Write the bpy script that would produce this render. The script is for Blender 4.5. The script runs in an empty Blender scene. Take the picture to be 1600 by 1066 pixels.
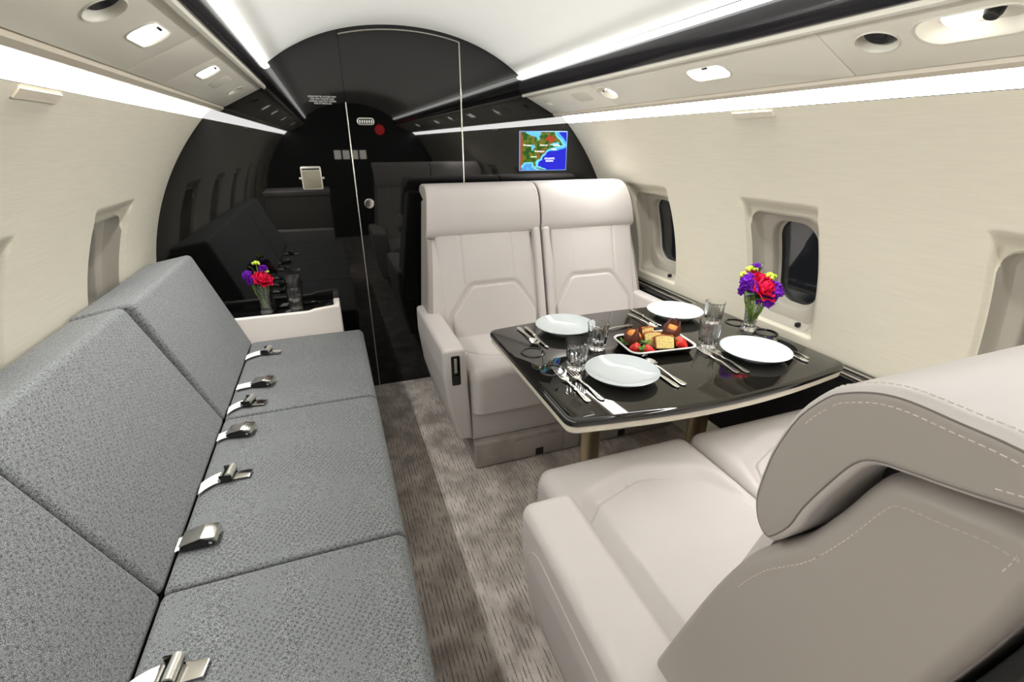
import bpy, bmesh, math, random
from mathutils import Vector, Matrix, noise as mnoise
random.seed(7)
PI = math.pi
scene = bpy.context.scene
COL = scene.collection

# ------------------------------------------------------------------ camera, world, exposure
cam_d = bpy.data.cameras.new('camera')
cam_d.sensor_width = 36.0
cam_d.lens = 742.0 / 1600.0 * 36.0
cam_d.clip_start = 0.02
cam_d.clip_end = 50
cam = bpy.data.objects.new('camera', cam_d)
cam.location = (-0.408, 0.0, 1.345)
cam.rotation_euler = (math.radians(90 - 22.74), 0, math.radians(-20.136))
COL.objects.link(cam)
scene.camera = cam
world = bpy.data.worlds.new('night')
scene.world = world
world.use_nodes = True
world.node_tree.nodes['Background'].inputs[0].default_value = (0.02, 0.022, 0.026, 1)
world.node_tree.nodes['Background'].inputs[1].default_value = 0.5
scene.view_settings.view_transform = 'Standard'
scene.view_settings.look = 'None'
scene.view_settings.gamma = 1.0
scene.view_settings.exposure = 0.0
scene.view_settings.use_curve_mapping = False
LOWER_STRIP = 16.0      # side wash strips
UPPER_STRIP = 5.0      # ceiling cove strips
READING = 4.0          # reading lamp lenses
WALL_WASH = 10.0       # watts: the side strips' optics throw down the walls
COVE = 7.2            # watts: the ceiling strips' optics throw across the vault

def strip_light(name, x, z, dx, dz, watts, width, spread):
    """directional part of a strip light: a long area lamp lying on its lens"""
    l = bpy.data.lights.new(name, 'AREA'); l.shape = 'RECTANGLE'; l.size = width; l.size_y = 3.25
    l.energy = watts; l.spread = math.radians(spread); l.color = (1.0, 1.0, 0.99)
    o = bpy.data.objects.new(name, l); COL.objects.link(o)
    ez = -Vector((dx, 0, dz)).normalized(); ey = Vector((0, 1, 0)); ex = ey.cross(ez)
    o.matrix_world = Matrix.Translation((x, 1.0, z)) @ Matrix((ex, ey, ez)).transposed().to_4x4()
for sd in (1, -1):
    strip_light('wall_wash_light', sd * 0.868, 1.4615, sd * 0.12, -1.0, WALL_WASH * (1.0 if sd > 0 else 1.18), 0.02, 95)
    strip_light('cove_light', sd * 0.584, 1.656, -sd * 0.99, 0.15, COVE, 0.012, 88)

# ------------------------------------------------------------------ materials
def nodes_of(m):
    return m.node_tree.nodes, m.node_tree.links

def mat(name, color, rough=0.5, metal=0.0, ior=1.5, spec=None, coat=0.0, sheen=0.0, trans=0.0,
        bump=None, var=None, emit=None, emit_s=0.0):
    m = bpy.data.materials.new(name)
    m.use_nodes = True
    N, L = nodes_of(m)
    b = N['Principled BSDF']
    b.inputs['Base Color'].default_value = (*color, 1)
    b.inputs['Roughness'].default_value = rough
    b.inputs['Metallic'].default_value = metal
    b.inputs['IOR'].default_value = ior
    if spec is not None: b.inputs['Specular IOR Level'].default_value = spec
    b.inputs['Coat Weight'].default_value = coat
    b.inputs['Sheen Weight'].default_value = sheen
    b.inputs['Transmission Weight'].default_value = trans
    if emit:
        b.inputs['Emission Color'].default_value = (*emit, 1)
        b.inputs['Emission Strength'].default_value = emit_s
    tc = None
    if bump or var:
        tc = N.new('ShaderNodeTexCoord')
    if var:            # (scale xyz, amount)
        mp = N.new('ShaderNodeMapping'); mp.inputs['Scale'].default_value = var[0]
        L.new(tc.outputs['Object'], mp.inputs['Vector'])
        nz = N.new('ShaderNodeTexNoise'); nz.inputs['Scale'].default_value = 1.0; nz.inputs['Detail'].default_value = 4
        L.new(mp.outputs[0], nz.inputs['Vector'])
        r = N.new('ShaderNodeValToRGB')
        a = var[1]
        r.color_ramp.elements[0].position = 0.3; r.color_ramp.elements[1].position = 0.7
        r.color_ramp.elements[0].color = (*[c * (1 - a) for c in color], 1)
        r.color_ramp.elements[1].color = (*[min(1, c * (1 + a)) for c in color], 1)
        L.new(nz.outputs[0], r.inputs[0]); L.new(r.outputs[0], b.inputs['Base Color'])
    if bump:           # (scale xyz, strength, distance)
        mp = N.new('ShaderNodeMapping'); mp.inputs['Scale'].default_value = bump[0]
        L.new(tc.outputs['Object'], mp.inputs['Vector'])
        nz = N.new('ShaderNodeTexNoise'); nz.inputs['Scale'].default_value = 1.0; nz.inputs['Detail'].default_value = 3
        L.new(mp.outputs[0], nz.inputs['Vector'])
        bp = N.new('ShaderNodeBump'); bp.inputs['Strength'].default_value = bump[1]; bp.inputs['Distance'].default_value = bump[2]
        L.new(nz.outputs[0], bp.inputs['Height']); L.new(bp.outputs[0], b.inputs['Normal'])
    return m

M = {}
M['wall'] = mat('wall fabric', (0.64, 0.60, 0.49), 0.75, var=((18, 9, 160), 0.03), bump=((40, 25, 500), 0.12, 0.002))
M['ceiling'] = mat('ceiling vinyl', (0.67, 0.665, 0.625), 0.7, var=((5, 5, 5), 0.01))
M['panel'] = mat('overhead panel plastic', (0.78, 0.745, 0.64), 0.5)
M['panel_lip'] = mat('overhead lip leather', (0.60, 0.54, 0.44), 0.5)
M['ivory'] = mat('ivory plastic', (0.68, 0.65, 0.56), 0.4)
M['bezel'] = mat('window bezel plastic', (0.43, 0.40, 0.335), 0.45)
M['leather'] = mat('greige leather', (0.555, 0.518, 0.496), 0.42, spec=0.4, bump=((350, 350, 350), 0.08, 0.001), var=((6, 6, 6), 0.02))
M['leather_side_shaded'] = mat('greige leather smooth shaded', (0.34, 0.307, 0.276), 0.45, spec=0.35, bump=((250, 250, 250), 0.06, 0.001))  # seat side leather; shade on the sides is partly put into this colour
M['leather_pale_lit'] = mat('pale cream leather lit', (0.80, 0.735, 0.685), 0.42, spec=0.4, bump=((350, 350, 350), 0.08, 0.001))  # cream, with light from the nearby strips put into the colour
M['seam'] = mat('dark seam welt', (0.16, 0.145, 0.13), 0.7)  # dark piping along the headrest edge, its own colour
M['thread'] = mat('stitch thread', (0.58, 0.54, 0.48), 0.7)
M['suede'] = mat('grey brown carpeted plinth', (0.33, 0.29, 0.265), 0.9, var=((14, 14, 14), 0.16))
M['drawer'] = mat('taupe drawer front', (0.36, 0.32, 0.295), 0.8)
M['black'] = mat('black lacquer', (0.004, 0.004, 0.004), 0.02, ior=1.55)
M['table'] = mat('black table lacquer', (0.010, 0.009, 0.007), 0.03, ior=1.6, coat=0.3)
M['black_matte'] = mat('black matte', (0.008, 0.008, 0.008), 0.55)
M['rail'] = mat('black gloss rail', (0.016, 0.015, 0.017), 0.17, ior=1.5)
M['chrome'] = mat('chrome', (0.80, 0.79, 0.77), 0.12, metal=1)
M['brushed'] = mat('brushed nickel', (0.72, 0.69, 0.62), 0.25, metal=1)
M['silver'] = mat('silver cutlery', (0.86, 0.84, 0.79), 0.13, metal=1)
M['bronze'] = mat('bronze post', (0.60, 0.52, 0.36), 0.34, metal=1)
M['table_lip'] = mat('cream table edge', (0.72, 0.67, 0.55), 0.35)
M['china'] = mat('white china', (0.56, 0.605, 0.615), 0.12, ior=1.5)
M['webbing'] = mat('pale grey webbing', (0.74, 0.74, 0.74), 0.7, bump=((900, 900, 900), 0.2, 0.0005))
M['glass'] = mat('clear glass', (1, 1, 1), 0.0, ior=1.47, trans=1.0)
M['cut_glass'] = mat('cut crystal', (1, 1, 1), 0.0, ior=1.52, trans=0.97)
M['pane'] = mat('window pane glass', (0.9, 0.92, 0.92), 0.0, ior=1.5, trans=1.0)
M['strip'] = mat('side strip light', (0.9, 0.9, 0.86), 0.5, emit=(1.0, 0.995, 0.98), emit_s=LOWER_STRIP)
M['strip_up'] = mat('ceiling strip light', (0.9, 0.9, 0.86), 0.5, emit=(1.0, 0.995, 0.98), emit_s=UPPER_STRIP)
M['lamp'] = mat('reading lens', (0.9, 0.9, 0.9), 0.4, emit=(1.0, 0.985, 0.96), emit_s=READING)
M['petal_red'] = mat('magenta red petal', (0.62, 0.004, 0.045), 0.7, spec=0.2)
M['petal_purple'] = mat('violet petal', (0.17, 0.014, 0.42), 0.7, spec=0.2)
M['leaf'] = mat('dark green leaf', (0.045, 0.10, 0.02), 0.45)
M['stem'] = mat('green stem', (0.17, 0.30, 0.04), 0.5)
M['berry'] = mat('lime berry', (0.52, 0.66, 0.06), 0.35)
M['paper'] = mat('brown baking paper', (0.13, 0.032, 0.016), 0.6)
M['muffin'] = mat('orange muffin crumb', (0.72, 0.27, 0.05), 0.75, var=((90, 90, 90), 0.3), bump=((150, 150, 150), 0.6, 0.004))
M['cake'] = mat('yellow cake crumb', (0.74, 0.58, 0.21), 0.9, var=((120, 120, 120), 0.22), bump=((200, 200, 200), 0.6, 0.003))
M['crust'] = mat('brown cake crust', (0.36, 0.12, 0.035), 0.8, var=((80, 80, 80), 0.4), bump=((150, 150, 150), 0.6, 0.004))
M['berry_red'] = mat('strawberry flesh', (0.70, 0.022, 0.018), 0.3, var=((60, 60, 60), 0.2), bump=((300, 300, 300), 0.5, 0.002))
M['herb'] = mat('bright green herb', (0.10, 0.26, 0.03), 0.5)
M['tray'] = mat('white enamel rim', (0.74, 0.73, 0.70), 0.25)
M['red_lens'] = mat('red exit lens', (0.4, 0.01, 0.01), 0.3, emit=(1, 0.04, 0.05), emit_s=2.5)
M['white_print'] = mat('white print', (0.85, 0.85, 0.82), 0.5)
M['square_lamp'] = mat('aft lamp lens', (0.8, 0.78, 0.7), 0.4, emit=(1, 0.95, 0.8), emit_s=3.0)
M['plate_face'] = mat('champagne plate face', (0.24, 0.22, 0.165), 0.45, metal=0.3)
M['rim_silver'] = mat('pale steel rim', (0.58, 0.565, 0.50), 0.3, metal=0.7)

def tweed():
    m = mat('grey tweed upholstery', (0.2, 0.2, 0.2), 0.9, sheen=0.15)
    N, L = nodes_of(m); b = N['Principled BSDF']
    tc = N.new('ShaderNodeTexCoord')
    n1 = N.new('ShaderNodeTexNoise'); n1.inputs['Scale'].default_value = 620; n1.inputs['Detail'].default_value = 2
    L.new(tc.outputs['Object'], n1.inputs['Vector'])
    r1 = N.new('ShaderNodeValToRGB')
    r1.color_ramp.elements[0].position = 0.40; r1.color_ramp.elements[0].color = (0.045, 0.0475, 0.0485, 1)
    r1.color_ramp.elements[1].position = 0.62; r1.color_ramp.elements[1].color = (0.240, 0.252, 0.252, 1)
    L.new(n1.outputs[0], r1.inputs[0])
    mp = N.new('ShaderNodeMapping'); mp.inputs['Rotation'].default_value = (0.5, 0.62, 0.785)
    L.new(tc.outputs['Object'], mp.inputs['Vector'])
    vo = N.new('ShaderNodeTexVoronoi'); vo.inputs['Scale'].default_value = 105; vo.inputs['Randomness'].default_value = 0.35
    L.new(mp.outputs[0], vo.inputs['Vector'])
    r2 = N.new('ShaderNodeValToRGB')
    r2.color_ramp.elements[0].position = 0.20; r2.color_ramp.elements[0].color = (0.42, 0.42, 0.42, 1)
    r2.color_ramp.elements[1].position = 0.40; r2.color_ramp.elements[1].color = (1, 1, 1, 1)
    L.new(vo.outputs['Distance'], r2.inputs[0])
    mx = N.new('ShaderNodeMixRGB'); mx.blend_type = 'MULTIPLY'; mx.inputs[0].default_value = 0.85
    L.new(r1.outputs[0], mx.inputs[1]); L.new(r2.outputs[0], mx.inputs[2]); L.new(mx.outputs[0], b.inputs['Base Color'])
    bp = N.new('ShaderNodeBump'); bp.inputs['Strength'].default_value = 0.35; bp.inputs['Distance'].default_value = 0.002
    L.new(n1.outputs[0], bp.inputs['Height']); L.new(bp.outputs[0], b.inputs['Normal'])
    return m
M['tweed'] = tweed()

def carpet():
    m = mat('taupe cut loop carpet', (0.25, 0.22, 0.19), 0.95, sheen=0.2)
    N, L = nodes_of(m); b = N['Principled BSDF']
    tc = N.new('ShaderNodeTexCoord')
    # broad cloudy shading of the pile
    n1 = N.new('ShaderNodeTexNoise'); n1.inputs['Scale'].default_value = 9; n1.inputs['Detail'].default_value = 5
    L.new(tc.outputs['Object'], n1.inputs['Vector'])
    r1 = N.new('ShaderNodeValToRGB')
    r1.color_ramp.elements[0].position = 0.3; r1.color_ramp.elements[0].color = (0.27, 0.232, 0.203, 1)
    r1.color_ramp.elements[1].position = 0.72; r1.color_ramp.elements[1].color = (0.64, 0.575, 0.515, 1)
    L.new(n1.outputs[0], r1.inputs[0])
    # thin dark dashes that run along the cabin
    wv = N.new('ShaderNodeTexWave'); wv.bands_direction = 'X'; wv.inputs['Scale'].default_value = 25
    wv.inputs['Distortion'].default_value = 0.25; wv.inputs['Detail'].default_value = 1
    L.new(tc.outputs['Object'], wv.inputs['Vector'])
    rw = N.new('ShaderNodeValToRGB'); rw.color_ramp.elements[0].position = 0.70; rw.color_ramp.elements[1].position = 0.98
    L.new(wv.outputs['Fac'], rw.inputs[0])
    mp = N.new('ShaderNodeMapping'); mp.inputs['Scale'].default_value = (120, 20, 1)
    L.new(tc.outputs['Object'], mp.inputs['Vector'])
    n2 = N.new('ShaderNodeTexNoise'); n2.inputs['Scale'].default_value = 1; n2.inputs['Detail'].default_value = 1
    L.new(mp.outputs[0], n2.inputs['Vector'])
    rn = N.new('ShaderNodeValToRGB'); rn.color_ramp.elements[0].position = 0.42; rn.color_ramp.elements[1].position = 0.56
    L.new(n2.outputs[0], rn.inputs[0])
    mu = N.new('ShaderNodeMath'); mu.operation = 'MULTIPLY'
    L.new(rw.outputs[0], mu.inputs[0]); L.new(rn.outputs[0], mu.inputs[1])
    mx = N.new('ShaderNodeMixRGB'); mx.inputs[2].default_value = (0.15, 0.13, 0.115, 1)
    L.new(mu.outputs[0], mx.inputs[0]); L.new(r1.outputs[0], mx.inputs[1])
    n3 = N.new('ShaderNodeTexNoise'); n3.inputs['Scale'].default_value = 260; n3.inputs['Detail'].default_value = 2
    L.new(tc.outputs['Object'], n3.inputs['Vector'])
    r3 = N.new('ShaderNodeValToRGB'); r3.color_ramp.elements[0].color = (0.72, 0.72, 0.72, 1); r3.color_ramp.elements[1].color = (1.2, 1.2, 1.2, 1)
    r3.color_ramp.elements[0].position = 0.3; r3.color_ramp.elements[1].position = 0.7
    L.new(n3.outputs[0], r3.inputs[0])
    mm = N.new('ShaderNodeMixRGB'); mm.blend_type = 'MULTIPLY'; mm.inputs[0].default_value = 0.7
    L.new(mx.outputs[0], mm.inputs[1]); L.new(r3.outputs[0], mm.inputs[2]); L.new(mm.outputs[0], b.inputs['Base Color'])
    bp = N.new('ShaderNodeBump'); bp.inputs['Strength'].default_value = 0.5; bp.inputs['Distance'].default_value = 0.004
    L.new(n3.outputs[0], bp.inputs['Height']); L.new(bp.outputs[0], b.inputs['Normal'])
    return m
M['carpet'] = carpet()

# ------------------------------------------------------------------ mesh helpers
def rpoly(pts, r, n=5):
    """Round the corners of a 2D polygon; r is one radius or one per corner."""
    out = []
    k = len(pts)
    rs = r if isinstance(r, (list, tuple)) else [r] * k
    for i in range(k):
        p = Vector(pts[i]); a = Vector(pts[i - 1]); c = Vector(pts[(i + 1) % k])
        ri = rs[i]
        u = (a - p); v = (c - p); lu, lv = u.length, v.length
        u.normalize(); v.normalize()
        ang = u.angle(v)
        if ri <= 0 or ang > PI - 0.02:
            out.append((p.x, p.y)); continue
        t = min(ri / math.tan(ang / 2), lu * 0.49, lv * 0.49)
        rr = t * math.tan(ang / 2)
        bis = (u + v).normalized()
        ctr = p + bis * (rr / math.sin(ang / 2))
        s = p + u * t - ctr; e = p + v * t - ctr
        a0 = math.atan2(s.y, s.x); a1 = math.atan2(e.y, e.x)
        d = a1 - a0
        while d > PI: d -= 2 * PI
        while d < -PI: d += 2 * PI
        for q in range(n + 1):
            w = a0 + d * q / n
            out.append((ctr.x + rr * math.cos(w), ctr.y + rr * math.sin(w)))
    return out

def rrect(x0, x1, y0, y1, r, n=5):
    return rpoly([(x0, y0), (x1, y0), (x1, y1), (x0, y1)], r, n)

def smooth_closed(pts, n=4):
    out = []
    k = len(pts)
    for i in range(k):
        p0, p1, p2, p3 = [Vector(pts[(i + j) % k]) for j in (-1, 0, 1, 2)]
        for q in range(n):
            t = q / n
            v = 0.5 * ((2 * p1) + (p2 - p0) * t + (2 * p0 - 5 * p1 + 4 * p2 - p3) * t * t + (3 * p1 - p0 - 3 * p2 + p3) * t ** 3)
            out.append((v.x, v.y))
    return out

def area2(p):
    return sum(p[i - 1][0] * p[i][1] - p[i][0] * p[i - 1][1] for i in range(len(p)))

def inset(poly, t):
    n = len(poly); out = []
    for i in range(n):
        p = Vector(poly[i]); a = Vector(poly[i - 1]); c = Vector(poly[(i + 1) % n])
        e1 = (p - a); e2 = (c - p)
        if e1.length < 1e-9 or e2.length < 1e-9:
            e1 = e2 = (c - a)
        e1.normalize(); e2.normalize()
        n1 = Vector((-e1.y, e1.x)); n2 = Vector((-e2.y, e2.x))
        m = n1 + n2
        if m.length < 1e-6: m = n1
        m.normalize()
        d = max(0.35, m.dot(n1))
        q = p + m * (t / d)
        out.append((q.x, q.y))
    return out

def sdf(poly, x, y):
    inside = False; best = 1e9
    n = len(poly)
    for i in range(n):
        ax, ay = poly[i - 1]; bx, by = poly[i]
        dx, dy = bx - ax, by - ay
        L2 = dx * dx + dy * dy
        t = 0 if L2 == 0 else max(0, min(1, ((x - ax) * dx + (y - ay) * dy) / L2))
        d = (x - ax - t * dx) ** 2 + (y - ay - t * dy) ** 2
        if d < best: best = d
        if (ay > y) != (by > y) and x < (bx - ax) * (y - ay) / (by - ay) + ax:
            inside = not inside
    return -math.sqrt(best) if inside else math.sqrt(best)

AX = {'x': lambda a, b, c: (c, a, b),      # polygon in yz, depth along x
      'y': lambda a, b, c: (a, c, b),      # polygon in xz, depth along y
      'z': lambda a, b, c: (a, b, c)}      # polygon in xy, depth along z

class MB:
    def __init__(self): self.v = []; self.f = []
    def add(self, vs, fs, T=None):
        o = len(self.v)
        if T is not None: vs = [tuple(T @ Vector(p)) for p in vs]
        self.v += [tuple(p) for p in vs]
        self.f += [tuple(i + o for i in q) for q in fs]
    def puff(self, poly, c0, c1, r=0.0, axis='z', seg=4, T=None, f=None, r1=None, safe=False):
        if area2(poly) < 0: poly = poly[::-1]
        inset = globals()['inset']
        if safe:                                     # hold every corner back at the medial axis
            unit = inset(poly, 1e-4)
            lim = []
            for p, q in zip(poly, unit):
                d = ((q[0] - p[0]) / 1e-4, (q[1] - p[1]) / 1e-4); t = r
                while t > 1e-4 and -sdf(poly, p[0] + d[0] * t, p[1] + d[1] * t) < 0.93 * t: t *= 0.9
                lim.append((d, t))
            lim2 = [min(lim[i - 1][1], lim[i][1], lim[(i + 1) % len(lim)][1]) * 0.6 for i in range(len(lim))]
            inset = lambda pl, t: [(p[0] + l[0][0] * t * m / r, p[1] + l[0][1] * t * m / r) for p, l, m in zip(pl, lim, lim2)]
        mp = f or AX[axis]
        r1 = r if r1 is None else r1
        loops = []
        if r > 0:
            for k in range(seg + 1):
                a = k / seg * PI / 2
                loops.append((inset(poly, r * (1 - math.sin(a))), c0 + r * (1 - math.cos(a))))
        else: loops.append((poly, c0))
        if r1 > 0:
            for k in range(seg, -1, -1):
                a = k / seg * PI / 2
                loops.append((inset(poly, r1 * (1 - math.sin(a))), c1 - r1 * (1 - math.cos(a))))
        else: loops.append((poly, c1))
        n = len(poly); vs = []; fs = []
        for lp, c in loops: vs += [mp(a, b, c) for a, b in lp]
        for k in range(len(loops) - 1):
            for i in range(n):
                j = (i + 1) % n
                fs.append((k * n + i, k * n + j, (k + 1) * n + j, (k + 1) * n + i))
        fs.append(tuple(range(n))[::-1]); fs.append(tuple((len(loops) - 1) * n + i for i in range(n)))
        self.add(vs, fs, T)
        return self
    def box(self, x0, x1, y0, y1, z0, z1, r=0.004, T=None, seg=2, rc=None):
        return self.puff(rrect(x0, x1, y0, y1, rc if rc is not None else r, 3 if seg < 4 else 5), z0, z1, r, 'z', seg, T)
    def lathe(self, prof, n=32, T=None, mod=None):
        vs = []; fs = []; rows = []
        for r, z in prof:
            if r < 1e-6:
                rows.append([len(vs)]); vs.append((0, 0, z))
            else:
                row = []
                for i in range(n):
                    a = 2 * PI * i / n
                    q = r if mod is None else mod(r, z, a)
                    row.append(len(vs)); vs.append((q * math.cos(a), q * math.sin(a), z))
                rows.append(row)
        for A, B in zip(rows, rows[1:]):
            if len(A) == 1 and len(B) == 1: continue
            for i in range(n):
                j = (i + 1) % n
                if len(A) == 1: fs.append((A[0], B[i], B[j]))
                elif len(B) == 1: fs.append((A[i], A[j], B[0]))
                else: fs.append((A[i], A[j], B[j], B[i]))
        self.add(vs, fs, T); return self
    def tube(self, path, rad, n=8, T=None, flat=1.0):
        P = [Vector(p) for p in path]; vs = []; fs = []
        up = Vector((0, 0, 1))
        for i, p in enumerate(P):
            d = (P[min(i + 1, len(P) - 1)] - P[max(i - 1, 0)]).normalized()
            s = d.cross(up)
            if s.length < 1e-3: s = d.cross(Vector((0, 1, 0)))
            s.normalize(); u = s.cross(d).normalized()
            r = rad[i] if isinstance(rad, (list, tuple)) else rad
            for k in range(n):
                a = 2 * PI * k / n
                vs.append(p + s * (r * math.cos(a)) + u * (r * flat * math.sin(a)))
        for i in range(len(P) - 1):
            for k in range(n):
                j = (k + 1) % n
                fs.append((i * n + k, i * n + j, (i + 1) * n + j, (i + 1) * n + k))
        fs.append(tuple(range(n))[::-1]); fs.append(tuple((len(P) - 1) * n + k for k in range(n)))
        self.add(vs, fs, T); return self
    def ball(self, c, r, n=12, m=8, sc=(1, 1, 1), T=None, noise=0):
        vs = []; fs = []
        for i in range(m + 1):
            th = PI * i / m
            for k in range(n):
                ph = 2 * PI * k / n
                q = r * (1 + noise * (random.random() - 0.5))
                vs.append((c[0] + sc[0] * q * math.sin(th) * math.cos(ph), c[1] + sc[1] * q * math.sin(th) * math.sin(ph), c[2] + sc[2] * q * math.cos(th)))
        for i in range(m):
            for k in range(n):
                j = (k + 1) % n
                fs.append((i * n + k, i * n + j, (i + 1) * n + j, (i + 1) * n + k))
        self.add(vs, fs, T); return self
    def grid(self, fun, nu, nv, T=None, wrap=False):
        vs = [fun(i / nu, j / nv) for j in range(nv + 1) for i in range(nu + 1)]
        fs = []
        for j in range(nv):
            for i in range(nu):
                a = j * (nu + 1) + i
                fs.append((a, a + 1, a + nu + 2, a + nu + 1))
        self.add(vs, fs, T); return self
    def pad(self, w0, w1, d0, d1, t, r, hf=None, step=0.007, mp=None, T=None, bulge=0.0):
        """A cushion: rounded top edges, flat underside; hf(x, y) is added to the top."""
        def axis(a, b):
            e = [a + r * (1 - math.cos(k / 6 * PI / 2)) for k in range(6)]
            n = max(2, int((b - a - 2 * r) / step))
            return e + [a + r + (b - a - 2 * r) * k / n for k in range(n + 1)] + [b - r * (1 - math.cos(k / 6 * PI / 2)) for k in range(5, -1, -1)]
        xs, ys = axis(w0, w1), axis(d0, d1)
        nx, ny = len(xs), len(ys); vs = []; fs = []; plan = []
        mp = mp or (lambda a, b, c: (a, b, c))
        for y in ys:
            for x in xs:
                e = min(x - w0, w1 - x); g = min(y - d0, d1 - y)
                u = max(0.0, 1 - e / r); v = max(0.0, 1 - g / r)
                k = min(1.0, u * u + v * v)
                h = t - r + r * math.sqrt(max(0, 1 - k))
                if bulge:
                    h += bulge * (1 - ((x - w0) / (w1 - w0) * 2 - 1) ** 2) * (1 - ((y - d0) / (d1 - d0) * 2 - 1) ** 2)
                if hf: h += hf(x, y) * min(1, min(e, g) / r)
                X, Y = x, y
                if u > 0 and v > 0 and u * u + v * v > 1:          # round the corner in plan too
                    q = 1 / math.sqrt(u * u + v * v)
                    X = w0 + r * (1 - u * q) if x - w0 < w1 - x else w1 - r * (1 - u * q)
                    Y = d0 + r * (1 - v * q) if y - d0 < d1 - y else d1 - r * (1 - v * q)
                vs.append(mp(X, Y, h)); plan.append((X, Y))
        for j in range(ny - 1):
            for i in range(nx - 1):
                a = j * nx + i
                fs.append((a, a + 1, a + nx + 1, a + nx))
        bnd = [i for i in range(nx)] + [j * nx + nx - 1 for j in range(1, ny)] + [(ny - 1) * nx + i for i in range(nx - 2, -1, -1)] + [j * nx for j in range(ny - 2, 0, -1)]
        base = len(vs)
        for q in bnd:
            vs.append(mp(*plan[q], 0.0))
        nb = len(bnd)
        for k in range(nb):
            l = (k + 1) % nb
            fs.append((bnd[l], bnd[k], base + k, base + l))
        fs.append(tuple(base + k for k in range(nb))[::-1])
        self.add(vs, fs, T); return self
    def build(self, name, m, parent=None, angle=35, closed=True, wn=False):
        me = bpy.data.meshes.new(name)
        me.from_pydata(self.v, [], self.f)
        if closed:
            bm = bmesh.new(); bm.from_mesh(me)
            bmesh.ops.remove_doubles(bm, verts=bm.verts, dist=1e-6)
            bmesh.ops.recalc_face_normals(bm, faces=bm.faces)
            big = [f for f in bm.faces if len(f.verts) > 12]
            if big: bmesh.ops.triangulate(bm, faces=big)
            bm.to_mesh(me); bm.free()
        me.polygons.foreach_set('use_smooth', [True] * len(me.polygons))
        me.set_sharp_from_angle(angle=math.radians(angle))
        me.materials.append(M[m] if isinstance(m, str) else m)
        o = bpy.data.objects.new(name, me)
        COL.objects.link(o)
        if parent: o.parent = parent
        if wn:
            md = o.modifiers.new('weighted', 'WEIGHTED_NORMAL'); md.keep_sharp = True
        return o

def empty(name, loc=(0, 0, 0), rz=0.0):
    o = bpy.data.objects.new(name, None)
    o.location = loc; o.rotation_euler = (0, 0, rz); o.empty_display_size = 0.05
    COL.objects.link(o); return o

def tag(o, label=None, cat=None, group=None, kind=None):
    if label: o['label'] = label
    if cat: o['category'] = cat
    if group: o['group'] = group
    if kind: o['kind'] = kind
    return o

def struct(o): o['kind'] = 'structure'; return o

def kids(o): return [c for c in COL.objects if c.parent == o]

def dup(o, loc=None, rz=None, label=None, parent=None, scale=None):
    c = o.copy(); COL.objects.link(c)
    if parent is not None: c.parent = parent
    if loc is not None: c.location = loc
    if rz is not None: c.rotation_euler = (0, 0, rz)
    if scale is not None: c.scale = (scale,) * 3
    if label: c['label'] = label
    for ch in kids(o): dup(ch, parent=c)
    return c

def carve(o, cutters):
    """Boolean the cutter meshes out of o for good."""
    objs = []
    for mb in cutters:
        k = mb.build('cutter', 'black_matte'); objs.append(k)
        md = o.modifiers.new('cut', 'BOOLEAN'); md.operation = 'DIFFERENCE'; md.solver = 'EXACT'; md.object = k
    dg = bpy.context.evaluated_depsgraph_get(); dg.update()
    me = bpy.data.meshes.new_from_object(o.evaluated_get(dg))
    o.modifiers.clear()
    old = o.data; o.data = me
    for k in objs: bpy.data.objects.remove(k, do_unlink=True)
    me.polygons.foreach_set('use_smooth', [True] * len(me.polygons))
    me.set_sharp_from_angle(angle=math.radians(30))

def text(name, s, size, T, m, parent, align='CENTER', thick=0.0004):
    cu = bpy.data.curves.new(name, 'FONT'); cu.body = s; cu.size = size
    cu.align_x = align; cu.align_y = 'CENTER'; cu.extrude = thick; cu.space_line = 0.95
    t = bpy.data.objects.new(name, cu); COL.objects.link(t)
    dg = bpy.context.evaluated_depsgraph_get(); dg.update()
    me = bpy.data.meshes.new_from_object(t.evaluated_get(dg))
    bpy.data.objects.remove(t, do_unlink=True)
    me.transform(T); me.materials.clear(); me.materials.append(M[m] if isinstance(m, str) else m)
    o = bpy.data.objects.new(name, me); COL.objects.link(o)
    o.parent = parent; return o

# ------------------------------------------------------------------ the cabin shell
R, ZC = 1.245, 0.575            # fuselage section: radius and centre height
YF, YA = 2.645, -2.5            # forward and aft bulkheads
TOP = math.asin((1.441 - ZC) / R)
BOT = -math.asin(ZC / R)
def cyl(y, th, side, dr=0.0): return (side * (R + dr) * math.cos(th), y, ZC + (R + dr) * math.sin(th))

floor = MB().box(-1.11, 1.11, YA, YF, -0.03, 0.0, 0.0).build('floor', 'carpet'); struct(floor)

def ceil_z(x): return 1.85 - 0.394 * x * x - 0.317 * x ** 4
def ceil_fun(u, v):
    x = -0.60 + 1.20 * u
    return (x, YA + (YF - YA) * v, ceil_z(x))
struct(MB().grid(ceil_fun, 40, 20).build('ceiling', 'ceiling', closed=False))

HW, HH, TC = 0.152, 0.225, 0.245      # window opening: half width, half height along the wall, centre angle
def hole_outline(hw, hh, r, n=9):
    h = rrect(-hw, hw, -hh, hh, r, n); out = []
    for i in range(len(h)):                        # refine straight runs, they bend with the wall
        a, b = Vector(h[i]), Vector(h[(i + 1) % len(h)])
        k = 24 if (i % (n + 1)) == n else 1
        out += [tuple(a.lerp(b, q / k)) for q in range(k)]
    return out

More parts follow.
